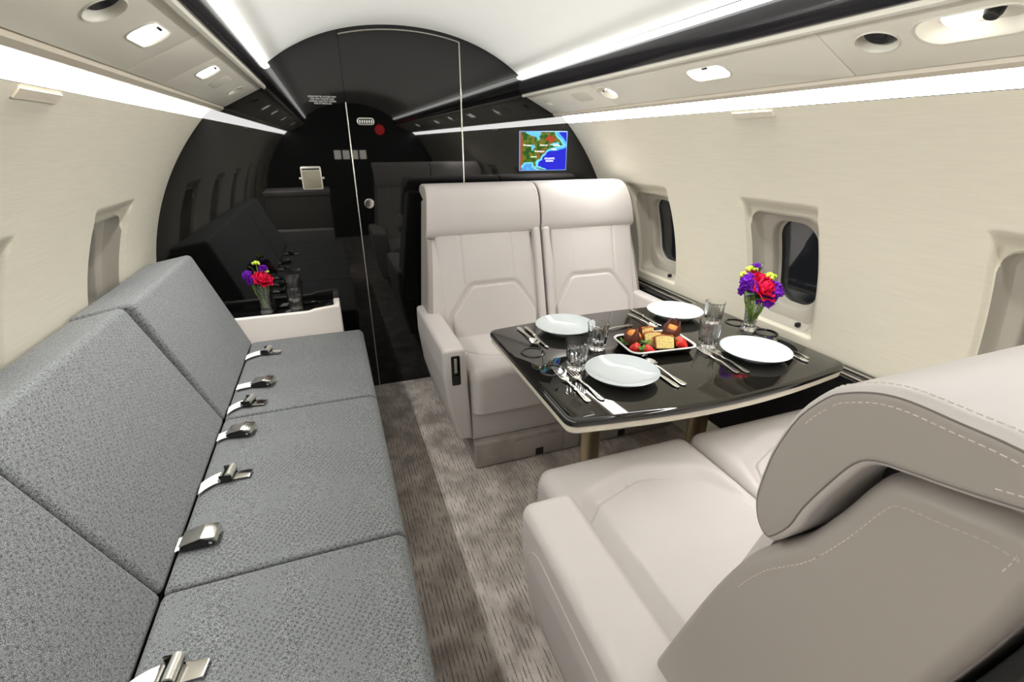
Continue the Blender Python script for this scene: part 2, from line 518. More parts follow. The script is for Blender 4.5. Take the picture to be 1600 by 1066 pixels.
def scallop(y, s):
    """Depth of the scoop cut into the wall above each window and of the soft chamfer down its sides
    (y, s measured from the window's centre)."""
    sm = lambda t: (lambda q: q * q * (3 - 2 * q))(max(0.0, min(1.0, t)))
    t = sm((HH + 0.068 - s) / 0.068)
    half = HW + 0.018 - 0.012 * t
    top = 0.030 * t * sm((half - abs(y)) / 0.014 + 0.5) * (1 if s > HH - 0.01 else 1 - sm((HH - 0.01 - s) / 0.10))
    edge = 0.013 * sm(1 - (abs(y) - HW) / 0.018) * sm((HH + 0.02 - s) / 0.05) * sm((s + HH + 0.012) / 0.012)
    return max(top, edge)

def wall(name, side, centres):
    mb = MB()
    ca, cb = TC - (HH + 0.05) / R, TC + (HH + 0.11) / R
    def patch(y0, y1, t0, t1, ny, nt):
        mb.grid(lambda u, v: cyl(y0 + (y1 - y0) * u, t0 + (t1 - t0) * v, side), ny, nt)
    patch(YA, YF, BOT, ca, 30, 26)
    patch(YA, YF, cb, TOP, 30, 12)
    edges = [YA]
    for c in sorted(centres): edges += [c - HW - 0.055, c + HW + 0.055]
    edges.append(YF)
    for i in range(0, len(edges), 2):
        patch(edges[i], edges[i + 1], ca, cb, 8, 26)
    hole = hole_outline(HW, HH, 0.05)
    n0 = list(hole)
    W, S0, S1 = HW + 0.055, -(HH + 0.05), HH + 0.11
    for cx in (W, -W):                             # rays to the cell corners need a point of their own
        for cs in (S0, S1):
            for i in range(len(n0)):
                a, b = n0[i], n0[(i + 1) % len(n0)]
                den = cx * (b[1] - a[1]) - cs * (b[0] - a[0])
                if abs(den) < 1e-9: continue
                t = (cs * a[0] - cx * a[1]) / den
                q = (a[0] + (b[0] - a[0]) * t, a[1] + (b[1] - a[1]) * t)
                if 0 < t < 1 and q[0] * cx > 0 and q[1] * cs > 0:
                    n0.insert(i + 1, q); break
    hole = n0
    for c in centres:
        vs = []; fs = []; n = len(hole); LV = 26
        for k in range(LV + 1):
            t = k / LV
            for (hx, hy) in hole:
                # nearest matching point on the cell edge along the ray from the centre
                kx = W / abs(hx) if abs(hx) > 1e-6 else 1e9
                ky = (S1 / hy if hy > 0 else S0 / hy) if abs(hy) > 1e-6 else 1e9
                kk = min(kx, ky)
                x = hx + (hx * kk - hx) * t; s = hy + (hy * kk - hy) * t
                vs.append(cyl(c + x, TC + s / R, side, scallop(x, s)))
        for k in range(LV):
            for i in range(n):
                j = (i + 1) % n
                fs.append((k * n + i, k * n + j, (k + 1) * n + j, (k + 1) * n + i))
        mb.add(vs, fs)
    o = mb.build(name, 'wall', closed=False, angle=60)
    return struct(o)

CR = [2.16, 1.35, 0.54, -0.27, -1.08, -1.89]
CL = [2.07, 1.26, 0.45, -0.36, -1.17, -1.98]
wall('wall_right', 1, CR)
wall('wall_left', -1, CL)

def window(idx, side, c):
    w = struct(empty('window_%d' % idx, cyl(c, TC, side)))
    org = Vector(w.location)
    loc = lambda x, s, dr: tuple(Vector(cyl(c + x, TC + s / R, side, dr)) - org)
    def ring(spec, name, m):
        mb = MB(); vs = []; fs = []; n = None
        for (hw, hh, r, dr) in spec:
            h = hole_outline(hw, hh, r); n = len(h)
            vs += [loc(x, s, dr if dr > 0.001 else dr + scallop(x, s)) for x, s in h]
        for k in range(len(spec) - 1):
            for i in range(n):
                j = (i + 1) % n
                fs.append((k * n + i, k * n + j, (k + 1) * n + j, (k + 1) * n + i))
        mb.add(vs, fs)
        return mb.build(name, m, w, closed=False, angle=40)
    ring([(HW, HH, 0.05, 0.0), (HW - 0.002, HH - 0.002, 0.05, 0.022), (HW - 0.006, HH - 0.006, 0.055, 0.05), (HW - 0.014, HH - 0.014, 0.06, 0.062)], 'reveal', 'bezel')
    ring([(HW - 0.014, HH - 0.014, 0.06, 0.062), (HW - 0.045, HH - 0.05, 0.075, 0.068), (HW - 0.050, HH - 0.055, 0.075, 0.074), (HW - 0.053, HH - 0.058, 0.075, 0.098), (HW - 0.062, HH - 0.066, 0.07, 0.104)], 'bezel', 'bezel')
    ring([(HW - 0.062, HH - 0.066, 0.07, 0.104), (HW - 0.066, HH - 0.070, 0.07, 0.112)], 'gasket', 'black_matte')
    h = hole_outline(HW - 0.06, HH - 0.064, 0.07)
    mb = MB(); n = len(h)
    vs = [loc(x, s, 0.112) for x, s in h] + [loc(x, s, 0.116) for x, s in h]
    mb.add(vs, [tuple(range(n)), tuple(range(n, 2 * n))[::-1]] + [(i, (i + 1) % n, n + (i + 1) % n, n + i) for i in range(n)])
    mb.build('pane', 'pane', w)
    k = MB().box(-0.010, 0.010, -0.008, 0.008, 0, 0.016, 0.004)
    ko = k.build('shade_knob', 'black_matte', w)
    ko.location = Vector(loc(-0.075, -HH + 0.006, 0.035))
    ko.rotation_euler = (0, side * -0.1, 0)
for i, c in enumerate(CR): window(i + 1, 1, c)
for i, c in enumerate(CL): window(i + 7, -1, c)

# --- overhead: side strips, service panels, gloss rails, ceiling strips
P_IN, P_OUT = Vector((0.627, 1.573)), Vector((0.800, 1.488))
PS = (P_OUT - P_IN); PL = PS.length; PS.normalize(); PN = Vector((-PS.y * -1, -PS.x)) * 1.0
PN = Vector((PS.y, -PS.x))          # points down and inboard for the +x side
def psu(side, s, y, h=0.0):
    """point on the service panel: s across from the inboard edge, y along, h below the face"""
    p = P_IN + PS * s + PN * h
    return (side * p.x, y, p.y)
def psu_matrix(side, s, y):
    """local x along the cabin, y outboard across the panel, z down out of the panel"""
    ex = Vector((0, 1, 0)); ey = Vector((side * PS.x, 0, PS.y)); ez = Vector((side * PN.x, 0, PN.y))
    m = Matrix((ex, ey, ez)).transposed().to_4x4()
    m.translation = Vector(psu(side, s, y)); return m

def slat_strip(name, pts, m, kindlabel=None):
    """a bar with section pts (x, z), running the length of the cabin"""
    o = MB().puff(pts, YA + 0.01, YF - 0.001, 0.0, 'y').build(name, m, angle=30)
    return struct(o)

FIX = {1: [('round', 0.083, 0.820, 0.042), ('big', 0.083, 0.655, 0.088), ('oval', 0.086, 1.325, 0.080), ('round_lamp', 0.096, 1.920, 0.055), ('small', 0.092, 2.491, 0.030),
           ('oval', 0.086, 0.02, 0.075), ('round', 0.083, -0.25, 0.042), ('oval', 0.086, -1.1, 0.075)],
       -1: [('round', 0.083, 1.050, 0.042), ('oval', 0.080, 1.262, 0.066), ('oval', 0.082, 1.822, 0.064), ('small', 0.090, 2.363, 0.040),
            ('oval', 0.086, 0.30, 0.066), ('round', 0.083, -0.2, 0.042), ('oval', 0.086, -1.1, 0.066)]}
SEAMS = {1: [YA + 0.02, -0.9, 0.0 + 0.35, 0.922, 1.968, YF - 0.002], -1: [YA + 0.02, -0.5, 0.55, 1.420, 1.690, YF - 0.002]}
def fixture_outline(kind, a):
    if kind == 'oval': return rpoly([(-a, -0.030), (a, -0.030), (a, 0.030), (-a, 0.030)], 0.024, 6)
    if kind == 'big': return rpoly([(-a, -0.037), (a, -0.037), (a, 0.037), (-a, 0.037)], 0.036, 8)
    return [(a * math.cos(t * PI / 16), 0.78 * a * math.sin(t * PI / 16)) for t in range(32)]

trim_no = 1
def trim(o):
    global trim_no
    o.name = 'trim_%d' % trim_no; trim_no += 1
    return struct(o)

where = {1: 'window side above the table', -1: 'sofa side'}
for side in (1, -1):
    X = lambda pts: [(side * a, b) for a, b in pts]
    # side wash strip light: glowing lens between wall top and panel lip
    o = MB().puff(X([(0.898, 1.443), (0.905, 1.452), (0.855, 1.497), (0.848, 1.488)]), YA + 0.01, YF - 0.001, 0.0, 'y').build('strip_light', 'strip', angle=30)
    tag(o, 'long glowing white strip light along the top of the %s wall' % ('window side' if side == 1 else 'sofa side'), 'light')
    trim(slat_strip('trim', X([(0.853, 1.490), (0.838, 1.474), (0.818, 1.472), (0.803, 1.480), (0.803, 1.500), (0.86, 1.505)]), 'panel_lip'))
    # service panels, cut where lamps and vents sit
    base = empty('trim_x'); base['kind'] = 'structure'; trim(base)
    for a, b in zip(SEAMS[side], SEAMS[side][1:]):
        mb = MB()
        T = psu_matrix(side, 0, 0)
        mb.puff(rrect(a + 0.0012, b - 0.0012, 0.002, PL - 0.002, 0.003, 2), -0.030, 0.0, 0.0015, 'z', 2, T, r1=0.0015)
        p = mb.build('panel', 'panel', base)
        cuts = []
        for kind, s, y, w in FIX[side]:
            if a + w < y < b - w + 0.05:
                cuts.append(MB().puff(fixture_outline(kind, w), -0.045, 0.02, 0.0, 'z', 2, psu_matrix(side, s, y)))
        if cuts: carve(p, cuts)
    # inner bead, gloss rail and ceiling strip light
    trim(slat_strip('trim', X([(0.632, 1.566), (0.626, 1.563), (0.619, 1.567), (0.617, 1.575), (0.622, 1.582), (0.632, 1.582)]), 'ivory'))
    rail = X([(0.628, 1.575), (0.612, 1.578), (0.603, 1.590), (0.599, 1.610), (0.601, 1.632), (0.606, 1.648), (0.640, 1.648), (0.640, 1.575)])
    trim(slat_strip('trim', rail, 'rail'))
    o = MB().puff(X([(0.606, 1.646), (0.592, 1.650), (0.587, 1.656), (0.592, 1.662), (0.602, 1.664), (0.622, 1.650)]), YA + 0.01, YF - 0.001, 0.0, 'y').build('strip_light', 'strip_up', angle=30)
    tag(o, 'thin glowing strip light edging the ceiling above the black rail on the %s' % ('window side' if side == 1 else 'sofa side'), 'light')

# wall clips tucked under the side strips
for side, y0, y1, nm in ((1, 1.245, 1.41, 'window side'), (-1, 1.185, 1.345, 'sofa side')):
    T = Matrix.Translation((0, 0, 0))
    mb = MB()
    t0 = TOP - 0.006; t1 = TOP - 0.024
    vs = []
    for dr in (0.0, -0.004):
        for y in (y0, y1):
            for t in (t0, t1): vs.append(cyl(y, t, side, dr))
    mb.add(vs, [(0, 1, 3, 2), (4, 6, 7, 5), (0, 4, 5, 1), (2, 3, 7, 6), (0, 2, 6, 4), (1, 5, 7, 3)])
    tag(mb.build('wall_tab', 'panel_lip'), 'small flat cream tab under the strip light on the %s wall' % nm, 'tab')

# fixtures in the service panels
FLAB = {
 (1, 0.820): 'round adjustable air vent next to the big oval lamp over the near seats',
 (1, 0.655): 'large oval reading lamp with a tilting lens and a dark vent beside it',
 (1, 1.325): 'lit rounded reading lamp above the middle of the dining table',
 (1, 1.920): 'small round lit lamp above the far pair of seats',
 (1, 2.491): 'tiny round air vent beside the black bulkhead, window side',
 (1, 0.02): 'reading lamp over the aisle end of the near seats, window side', (1, -0.25): 'round air vent aft of the near seats, window side', (1, -1.1): 'reading lamp furthest aft on the window side',
 (-1, 1.050): 'round recessed air vent above the sofa nearest the camera',
 (-1, 1.262): 'lit rounded reading lamp beside the round vent above the sofa',
 (-1, 1.822): 'lit rounded reading lamp above the far sofa seat',
 (-1, 2.363): 'small air vent beside the black bulkhead, sofa side',
 (-1, 0.30): 'reading lamp over the near end of the sofa', (-1, -0.2): 'round air vent aft of the sofa', (-1, -1.1): 'reading lamp furthest aft on the sofa side'}
def disc_fill(mb, loops, T):
    n = len(loops[0][0]); vs = []; fs = []
    for lp, z in loops: vs += [(a, b, z) for a, b in lp]
    for k in range(len(loops) - 1):
        for i in range(n):
            j = (i + 1) % n
            fs.append((k * n + i, k * n + j, (k + 1) * n + j, (k + 1) * n + i))
    fs.append(tuple((len(loops) - 1) * n + i for i in range(n)))
    mb.add(vs, fs, T)
for side in (1, -1):
    for kind, s, y, w in FIX[side]:
        T = psu_matrix(side, s, y)
        lamp = kind in ('oval', 'big', 'round_lamp')
        e = empty('reading_lamp' if lamp else 'air_vent'); e.matrix_world = T
        out = fixture_outline(kind, w)
        if area2(out) < 0: out = out[::-1]
        sc = lambda k: [(a * k, b * k) for a, b in out]
        mb = MB(); disc_fill(mb, [(sc(1.09), -0.0005), (sc(1.08), 0.0012), (sc(1.03), 0.0022), (sc(0.99), 0.001), (sc(0.96), -0.006), (sc(0.90), -0.018), (sc(0.82), -0.026)], None)
        bowl = mb.build('bowl', 'ivory', e, closed=False, angle=50)
        if kind == 'oval':
            mb = MB(); disc_fill(mb, [(sc(0.955), -0.0075), (sc(0.93), -0.003), (sc(0.85), -0.001)], None)
            mb.build('lens', 'lamp', e, closed=False, angle=50)
            MB().box(-0.020, 0.004, -0.026, -0.021, -0.003, 0.0025, 0.001).build('switch', 'black_matte', e)
        elif kind == 'big':
            MB().lathe([(0, 0.004), (0.020, 0.003), (0.027, -0.004), (0.030, -0.018)], 24, Matrix.Translation((0.025, -0.012, -0.004)) @ Matrix.Rotation(0.35, 4, 'Y')).build('lens', 'lamp', e, closed=False)
            MB().lathe([(0, -0.006), (0.006, -0.004), (0.011, -0.002), (0.014, -0.010), (0.014, -0.024)], 20, Matrix.Translation((-0.030, -0.008, -0.002))).build('nozzle', 'black_matte', e, closed=False)
        elif kind == 'round_lamp':
            MB().lathe([(0, -0.003), (0.020, -0.006), (0.024, -0.018)], 20, Matrix.Translation((-0.020, 0.008, 0))).build('lens', 'lamp', e, closed=False)
            MB().lathe([(0, -0.004), (0.007, -0.004), (0.010, -0.018)], 16, Matrix.Translation((0.018, -0.010, 0.001))).build('nozzle', 'chrome', e, closed=False)
        else:
            q = 0.030 if kind == 'round' else 0.016
            MB().lathe([(0, -0.013), (q * 0.35, -0.011), (q * 0.5, -0.013), (q * 0.8, -0.007), (q, -0.012), (q, -0.026)], 22, Matrix.Translation((0, -0.006, 0))).build('nozzle', 'black_matte', e, closed=False)
        tag(e, FLAB[(side, y)], 'lamp' if lamp else 'vent')
# speaker grille patches in the panels
for side, y, lab, rr in ((1, 2.135, 'flat rounded speaker grille in the panel above the far seats', 0.070), (-1, 2.060, 'outlined oblong speaker cover in the panel above the sofa end', 0.065)):
    o = MB().puff(rpoly([(-rr, -0.034), (rr, -0.034), (rr, 0.034), (-rr, 0.034)], 0.028, 6), -0.001, 0.0012, 0.0006, 'z', 2, psu_matrix(side, 0.092, y)).build('speaker_grille', mat('grille cloth', (0.66, 0.63, 0.53), 0.8))
    tag(o, lab, 'speaker')

# --- lower side wall and ledge on the window side
o = empty('trim_y'); trim(o)
MB().puff([(1.155, 0.0), (1.185, 0.0), (1.185, 0.585), (1.155, 0.585)], YA + 0.01, YF - 0.002, 0.0, 'y').build('lower_panel', 'black_matte', o)
MB().puff(rpoly([(1.150, 0.585), (1.243, 0.585), (1.240, 0.612), (1.150, 0.606)], 0.003, 2), YA + 0.01, YF - 0.002, 0.0, 'y').build('ledge', 'black', o)
for x in (1.166, 1.205):
    MB().box(x - 0.005, x + 0.005, YA + 0.02, YF - 0.003, 0.606 + (x - 1.15) * 0.07, 0.612 + (x - 1.15) * 0.07, 0.002).build('rail', 'chrome', o)

# --- forward bulkhead: two fixed panels and a door between them
def section(x0, x1, n=60, z0=0.0, drop=0.0, cx=0.0):
    pts = []
    for i in range(n + 1):
        x = x1 + (x0 - x1) * i / n
        ax = abs(x)
        z = ceil_z(x) if ax < 0.62 else ZC + math.sqrt(max(0, R * R - x * x))
        pts.append((x, z - drop))
    return [(x0, z0), (x1, z0)] + pts
def side_section(sgn, x_in):
    pts = [(x_in, 0.0)]
    a0 = BOT
    a1 = math.acos(0.62 / R)
    for i in range(50):
        t = a0 + (a1 - a0) * i / 49
        pts.append(((R + 0.004) * math.cos(t), ZC + (R + 0.004) * math.sin(t)))
    for i in range(1, 12):
        x = 0.62 + (x_in - 0.62) * i / 11
        pts.append((x, ceil_z(x) + 0.004))
    return [(sgn * a, b) for a, b in pts]
bw = struct(empty('wall_front', (0, YF, 0)))
for sgn in (-1, 1):
    MB().puff(side_section(sgn, 0.2845), 0.0, 0.05, 0.0, 'y').build('panel', 'black', bw)
door = struct(empty('door_1', (0, YF, 0)))
def door_top(x): return ceil_z(x) + 0.004
dp = [(-0.2825, 0.004), (0.2825, 0.004)] + [(0.2825 - 0.565 * i / 24, door_top(0.2825 - 0.565 * i / 24) - 0.026) for i in range(25)]
MB().puff(dp, 0.001, 0.05, 0.0, 'y').build('door_leaf', 'black', door)
hp = [(0.2825 - 0.565 * i / 24, door_top(0.2825 - 0.565 * i / 24) - 0.021) for i in range(25)] + [(-0.2825 + 0.565 * i / 24, door_top(-0.2825 + 0.565 * i / 24)) for i in range(25)]
MB().puff(hp, 0.0, 0.05, 0.0, 'y').build('header', 'black', bw)
# chrome edging of the door
MB().tube([(-0.282 + 0.564 * i / 24, -0.001, door_top(-0.282 + 0.564 * i / 24) - 0.0235) for i in range(25)], 0.0032, 6).build('edge_trim', 'brushed', door)
MB().box(0.280, 0.2865, -0.003, 0.004, 0.004, door_top(0.283) - 0.022, 0.001).build('edge_trim', 'brushed', door)
MB().box(-0.2855, -0.280, -0.003, 0.004, 0.004, door_top(0.283) - 0.300, 0.001).build('edge_trim', 'brushed', door)
MB().lathe([(0, -0.012), (0.022, -0.011), (0.0255, -0.007), (0.026, 0.0), (0.0, 0.0)], 28, Matrix.Translation((-0.226, 0, 1.051)) @ Matrix.Rotation(-PI / 2, 4, 'X') ).build('door_knob', 'chrome', door)
# lozenge plate on the door
sp = empty('lozenge_plate', (-0.200, YF - 0.001, 1.438)); tag(sp, 'small white outlined lozenge plate with six pale bars on the black door', 'sign')
MB().puff(rrect(-0.041, 0.041, -0.0165, 0.0165, 0.0145), -0.003, 0.0, 0.001, 'y', 2).build('rim', 'rim_silver', sp)
MB().puff(rrect(-0.035, 0.035, -0.0110, 0.0110, 0.006), -0.0042, -0.001, 0.0005, 'y', 2).build('face', 'black_matte', sp)
for i in range(6): MB().box(-0.0275 + i * 0.011 - 0.003, -0.0275 + i * 0.011 + 0.003, -0.0052, -0.004, -0.008, 0.005, 0.0004).build('bar', 'white_print', sp)
# square framed plate
sq = empty('square_plate', (-0.4835, YF - 0.001, 1.1825)); tag(sq, 'square pale metal plate with bright rim on the black bulkhead above the cabinet', 'plate')
MB().puff(rrect(-0.047, 0.047, -0.054, 0.054, 0.008), -0.012, 0.0, 0.002, 'y', 2).build('rim', 'rim_silver', sq)
MB().puff(rrect(-0.041, 0.041, -0.048, 0.034, 0.004), -0.0132, -0.004, 0.001, 'y', 2).build('face', 'plate_face', sq)
MB().puff(rrect(-0.040, 0.040, 0.037, 0.045, 0.002), -0.0128, -0.004, 0.0005, 'y', 2).build('slot', 'black_matte', sq)
for q in (-1, 1): MB().box(*sorted((q * 0.047, q * 0.058)), -0.004, 0.0, -0.006, 0.004, 0.001).build('lug', 'rim_silver', sq)
# placard: four lines of white print
pc = empty('placard', (-0.385, YF - 0.0012, 1.526)); tag(pc, 'four short lines of white capital lettering on the black bulkhead', 'sign')
TX = Matrix.Rotation(PI / 2, 4, 'X')
for i, s in enumerate(('DOOR MUST BE LATCHED OPEN', 'FOR TAXI TAKEOFF AND', 'LANDING AND MUST REMAIN', 'FREE OF OBSTACLES')):
    text('lettering', s, 0.0098 if i != 2 else 0.0102, Matrix.Translation((0, 0, 0.0145 - i * 0.0095)) @ TX @ Matrix.Scale(0.86 if i != 1 else 0.95, 4, (1, 0, 0)), 'white_print', pc)

# moving map screen
def map_color(u, v):
    """u 0..1 left to right, v 0..1 top to bottom; flat picture of a coastline on a screen"""
    def h(a, b): return 1.5 * mnoise.fractal(Vector((a * 7, b * 7, 3.3)), 1.0, 2.0, 4)
    j = 0.012 * h(u, v)
    coast = [(0.70, -0.1), (0.76, 0.10), (0.82, 0.18), (0.90, 0.30), (0.82, 0.27), (0.70, 0.30), (0.62, 0.33), (0.70, 0.36), (0.78, 0.38), (0.64, 0.42), (0.56, 0.50), (0.50, 0.57), (0.46, 0.63), (0.42, 0.70),
             (0.36, 0.74), (0.33, 0.80), (0.345, 0.90), (0.31, 0.92), (0.28, 0.80), (0.16, 0.78), (0.07, 0.80), (0.03, 0.90), (0.04, 1.1), (-0.2, 1.1), (-0.2, -0.1)]
    bay = [(0.10, -0.1), (0.12, 0.03), (0.25, 0.11), (0.34, 0.13), (0.37, 0.22), (0.42, 0.20), (0.40, 0.11), (0.44, 0.05), (0.42, -0.1)]
    lakes = [(0.24, 0.33), (0.30, 0.34), (0.33, 0.40), (0.29, 0.42), (0.27, 0.50), (0.24, 0.47)]
    d = min(sdf(coast, u + j, v + j * 0.7), 9)
    isl = [sdf(rpoly([(0.85, 0.27), (0.93, 0.33), (0.86, 0.36), (0.82, 0.32)], 0), u + j, v), sdf([(0.72, 0.40), (0.80, 0.36), (0.86, 0.34), (0.78, 0.40)], u, v + j), sdf([(0.36, 0.93), (0.55, 1.0), (0.52, 1.02), (0.34, 0.95)], u, v)]
    d = min([d] + isl)
    w = max(-sdf(bay, u + j, v), -sdf(lakes, u, v))
    if d > 0:
        if d < 0.045 + 0.02 * h(v, u) and not (v > 0.93 and u < 0.3): return (0.22, 0.80, 0.95)
        if u < 0.34 and v > 0.7: return (0.10, 0.40, 0.90) if d < 0.13 else (0.2, 0.7, 0.95)
        if d < 0.10 and u > 0.6 and v < 0.5: return (0.10, 0.55, 0.95)
        return (0.02, 0.02, 0.72)
    if w > 0: return (0.16, 0.68, 0.90)
    n = h(u * 1.7 + 0.3, v * 1.3)
    if math.hypot(u - 0.62, (v - 0.17) * 1.2) < 0.10 + 0.05 * n: return (0.52, 0.06, 0.02)
    if u < 0.05 + 0.02 * n: return (0.38, 0.10, 0.02)
    if n > 0.25: return (0.22, 0.18, 0.02)
    if n < -0.35: return (0.02, 0.10, 0.01)
    if 0.35 < u < 0.55 and 0.42 < v < 0.66: return (0.25, 0.12, 0.02)
    return (0.07, 0.17, 0.01)
mm = bpy.data.materials.new('map picture'); mm.use_nodes = True
N, L = nodes_of(mm); b = N['Principled BSDF']
at = N.new('ShaderNodeVertexColor'); at.layer_name = 'map'
b.inputs['Base Color'].default_value = (0.004, 0.004, 0.004, 1); b.inputs['Roughness'].default_value = 0.2; b.inputs['Specular IOR Level'].default_value = 0.15
L.new(at.outputs['Color'], b.inputs['Emission Color']); b.inputs['Emission Strength'].default_value = 1.0
scr = empty('map_screen', (0.748, YF - 0.001, 1.298)); tag(scr, 'lit moving map screen with green land and blue ocean on the bulkhead', 'screen')
fm = mat('screen border', (0.1, 0.2, 0.4), 0.3, emit=(0.18, 0.32, 0.75), emit_s=0.6)
MB().puff(rrect(-0.1455, 0.1455, -0.1035, 0.1035, 0.003, 2), -0.005, 0.0, 0.001, 'y', 2).build('bezel', fm, scr)
NX, NY = 120, 84
mb = MB(); mb.grid(lambda u, v: (-0.141 + 0.282 * u, -0.0056, 0.099 - 0.198 * v), NX, NY)
so = mb.build('picture', mm, scr, closed=False)
vc = so.data.color_attributes.new('map', 'FLOAT_COLOR', 'POINT')
for j in range(NY + 1):
    for i in range(NX + 1):
        vc.data[j * (NX + 1) + i].color = (*map_color(i / NX, j / NY), 1)
glow = mat('map lettering', (0.8, 0.8, 0.8), 0.5, emit=(1, 0.95, 0.85), emit_s=0.9)
for s, u, v, sz in (('Winnipeg', 0.145, 0.345, 0.0125), ('Montreal', 0.50, 0.345, 0.0125), ('St Johns', 0.78, 0.345, 0.0125), ('Washington', 0.41, 0.505, 0.0125), ('Halifax', 0.73, 0.455, 0.0115), ('Atlanta', 0.29, 0.645, 0.0125), ('ATLANTIC', 0.635, 0.700, 0.0135), ('OCEAN', 0.635, 0.765, 0.0135)):
    text('lettering', s, sz, Matrix.Translation((-0.141 + 0.282 * u, -0.0062, 0.099 - 0.198 * v)) @ TX, glow, scr)

# --- aft end of the cabin (seen in the lacquer's reflection)
aw = struct(empty('wall_back', (0, YA, 0)))
for sgn in (-1, 1):
    MB().puff(side_section(sgn, 0.0), -0.05, 0.0, 0.0, 'y').build('panel', 'black_matte', aw)
for i, nm in enumerate(('nearest the sofa side', 'second from the sofa side', 'second from the window side', 'nearest the window side')):
    o = MB().box(-0.283 + i * 0.118, -0.191 + i * 0.118, YA, YA + 0.01, 1.115, 1.235, 0.003).build('aft_lamp', 'square_lamp')
    tag(o, 'square lit panel on the aft wall, ' + nm, 'light', 'square lit panels on the aft wall')
tag(MB().lathe([(0, 0.03), (0.045, 0.025), (0.07, 0.0), (0, 0.0)], 20, Matrix.Translation((0.39, YA, 1.51)) @ Matrix.Rotation(-PI / 2, 4, 'X')).build('exit_light', 'red_lens'), 'small round red lamp high on the aft wall behind the camera', 'light')
cr = empty('aft_sideboard', (-0.78, -0.75, 0)); tag(cr, 'low cream sideboard with a padded top behind the sofa end', 'sideboard')
MB().box(-0.30, 0.36, -0.22, 0.22, 0.0, 0.80, 0.01).build('body', 'leather_side_shaded', cr)
MB().box(-0.31, 0.37, -0.23, 0.23, 0.80, 0.86, 0.02, seg=4).build('padded_top', 'leather', cr)

# ------------------------------------------------------------------ sofa along the left wall
sofa = empty('sofa', (-0.7, 1.34, 0)); tag(sofa, 'long three seat sofa in grey tweed along the cabin wall', 'sofa')
SX, SY = 0.7, -1.34
Ts = Matrix.Translation((SX, SY, 0))
YS = [(1.7260, 2.474), (0.9710, 1.7180), (0.2120, 0.9630)]
for y0, y1 in YS:
    p = rpoly([(-0.885, 0.285), (-0.352, 0.285), (-0.343, 0.415), (-0.362, 0.433), (-0.600, 0.4345), (-0.874, 0.432)], [0.01, 0.02, 0.02, 0.015, 0, 0.022], 4)
    MB().puff(p, y0, y1, 0.010, 'y', 4, Ts).build('seat_cushion', 'tweed', sofa, wn=True)
backs = [(-1.032, 0.884, -1.210, 0.850), (-1.054, 0.878, -1.205, 0.846), (-1.054, 0.874, -1.205, 0.842)]
for (y0, y1), (tx, tz, bx, bz) in zip(YS, backs):
    p = rpoly([(-0.866, 0.418), (tx, tz), (bx, bz), (-1.16, 0.418)], [0.016, 0.022, 0.02, 0.01], 5)
    MB().puff(p, y0, y1, 0.014, 'y', 4, Ts).build('back_cushion', 'tweed', sofa, wn=True)
MB().box(-0.93, -0.40, 0.215, 2.47, 0.0, 0.283, 0.01, Ts).build('plinth', 'suede', sofa)
MB().box(-1.15, -0.885, 0.215, 2.47, 0.0, 0.40, 0.01, Ts).build('back_frame', 'black_matte', sofa)
MB().puff(rpoly([(-1.13, 0.0), (-0.42, 0.0), (-0.42, 0.55), (-1.13, 0.56)], 0.02), 0.10, 0.205, 0.015, 'y', 4, Ts).build('end_panel', 'leather', sofa)

# cabinet at the sofa's far end with a black top
cab = empty('side_cabinet', (-0.8, 2.56, 0)); tag(cab, 'narrow cream leather cabinet with black glossy top between sofa and bulkhead', 'cabinet')
Tc = Matrix.Translation((0.8, -2.56, 0))
MB().box(-1.13, -0.455, 2.497, 2.640, 0.0, 0.530, 0.004, Tc).build('body', 'leather_side_shaded', cab)
MB().puff(rpoly([(-1.13, 0.02), (-0.443, 0.02), (-0.437, 0.572), (-0.470, 0.574), (-0.560, 0.566), (-0.590, 0.557), (-1.13, 0.557)], [0.01, 0.01, 0.022, 0.012, 0.01, 0.01, 0.01], 4), 2.478, 2.502, 0.009, 'y', 4, Tc).build('front_panel', 'leather_pale_lit', cab)
MB().box(-1.13, -0.445, 2.503, 2.642, 0.530, 0.546, 0.003, Tc).build('top', 'black', cab)
MB().box(-0.470, -0.438, 2.500, 2.642, 0.20, 0.568, 0.008, Tc).build('edge_cap', 'leather_pale_lit', cab)

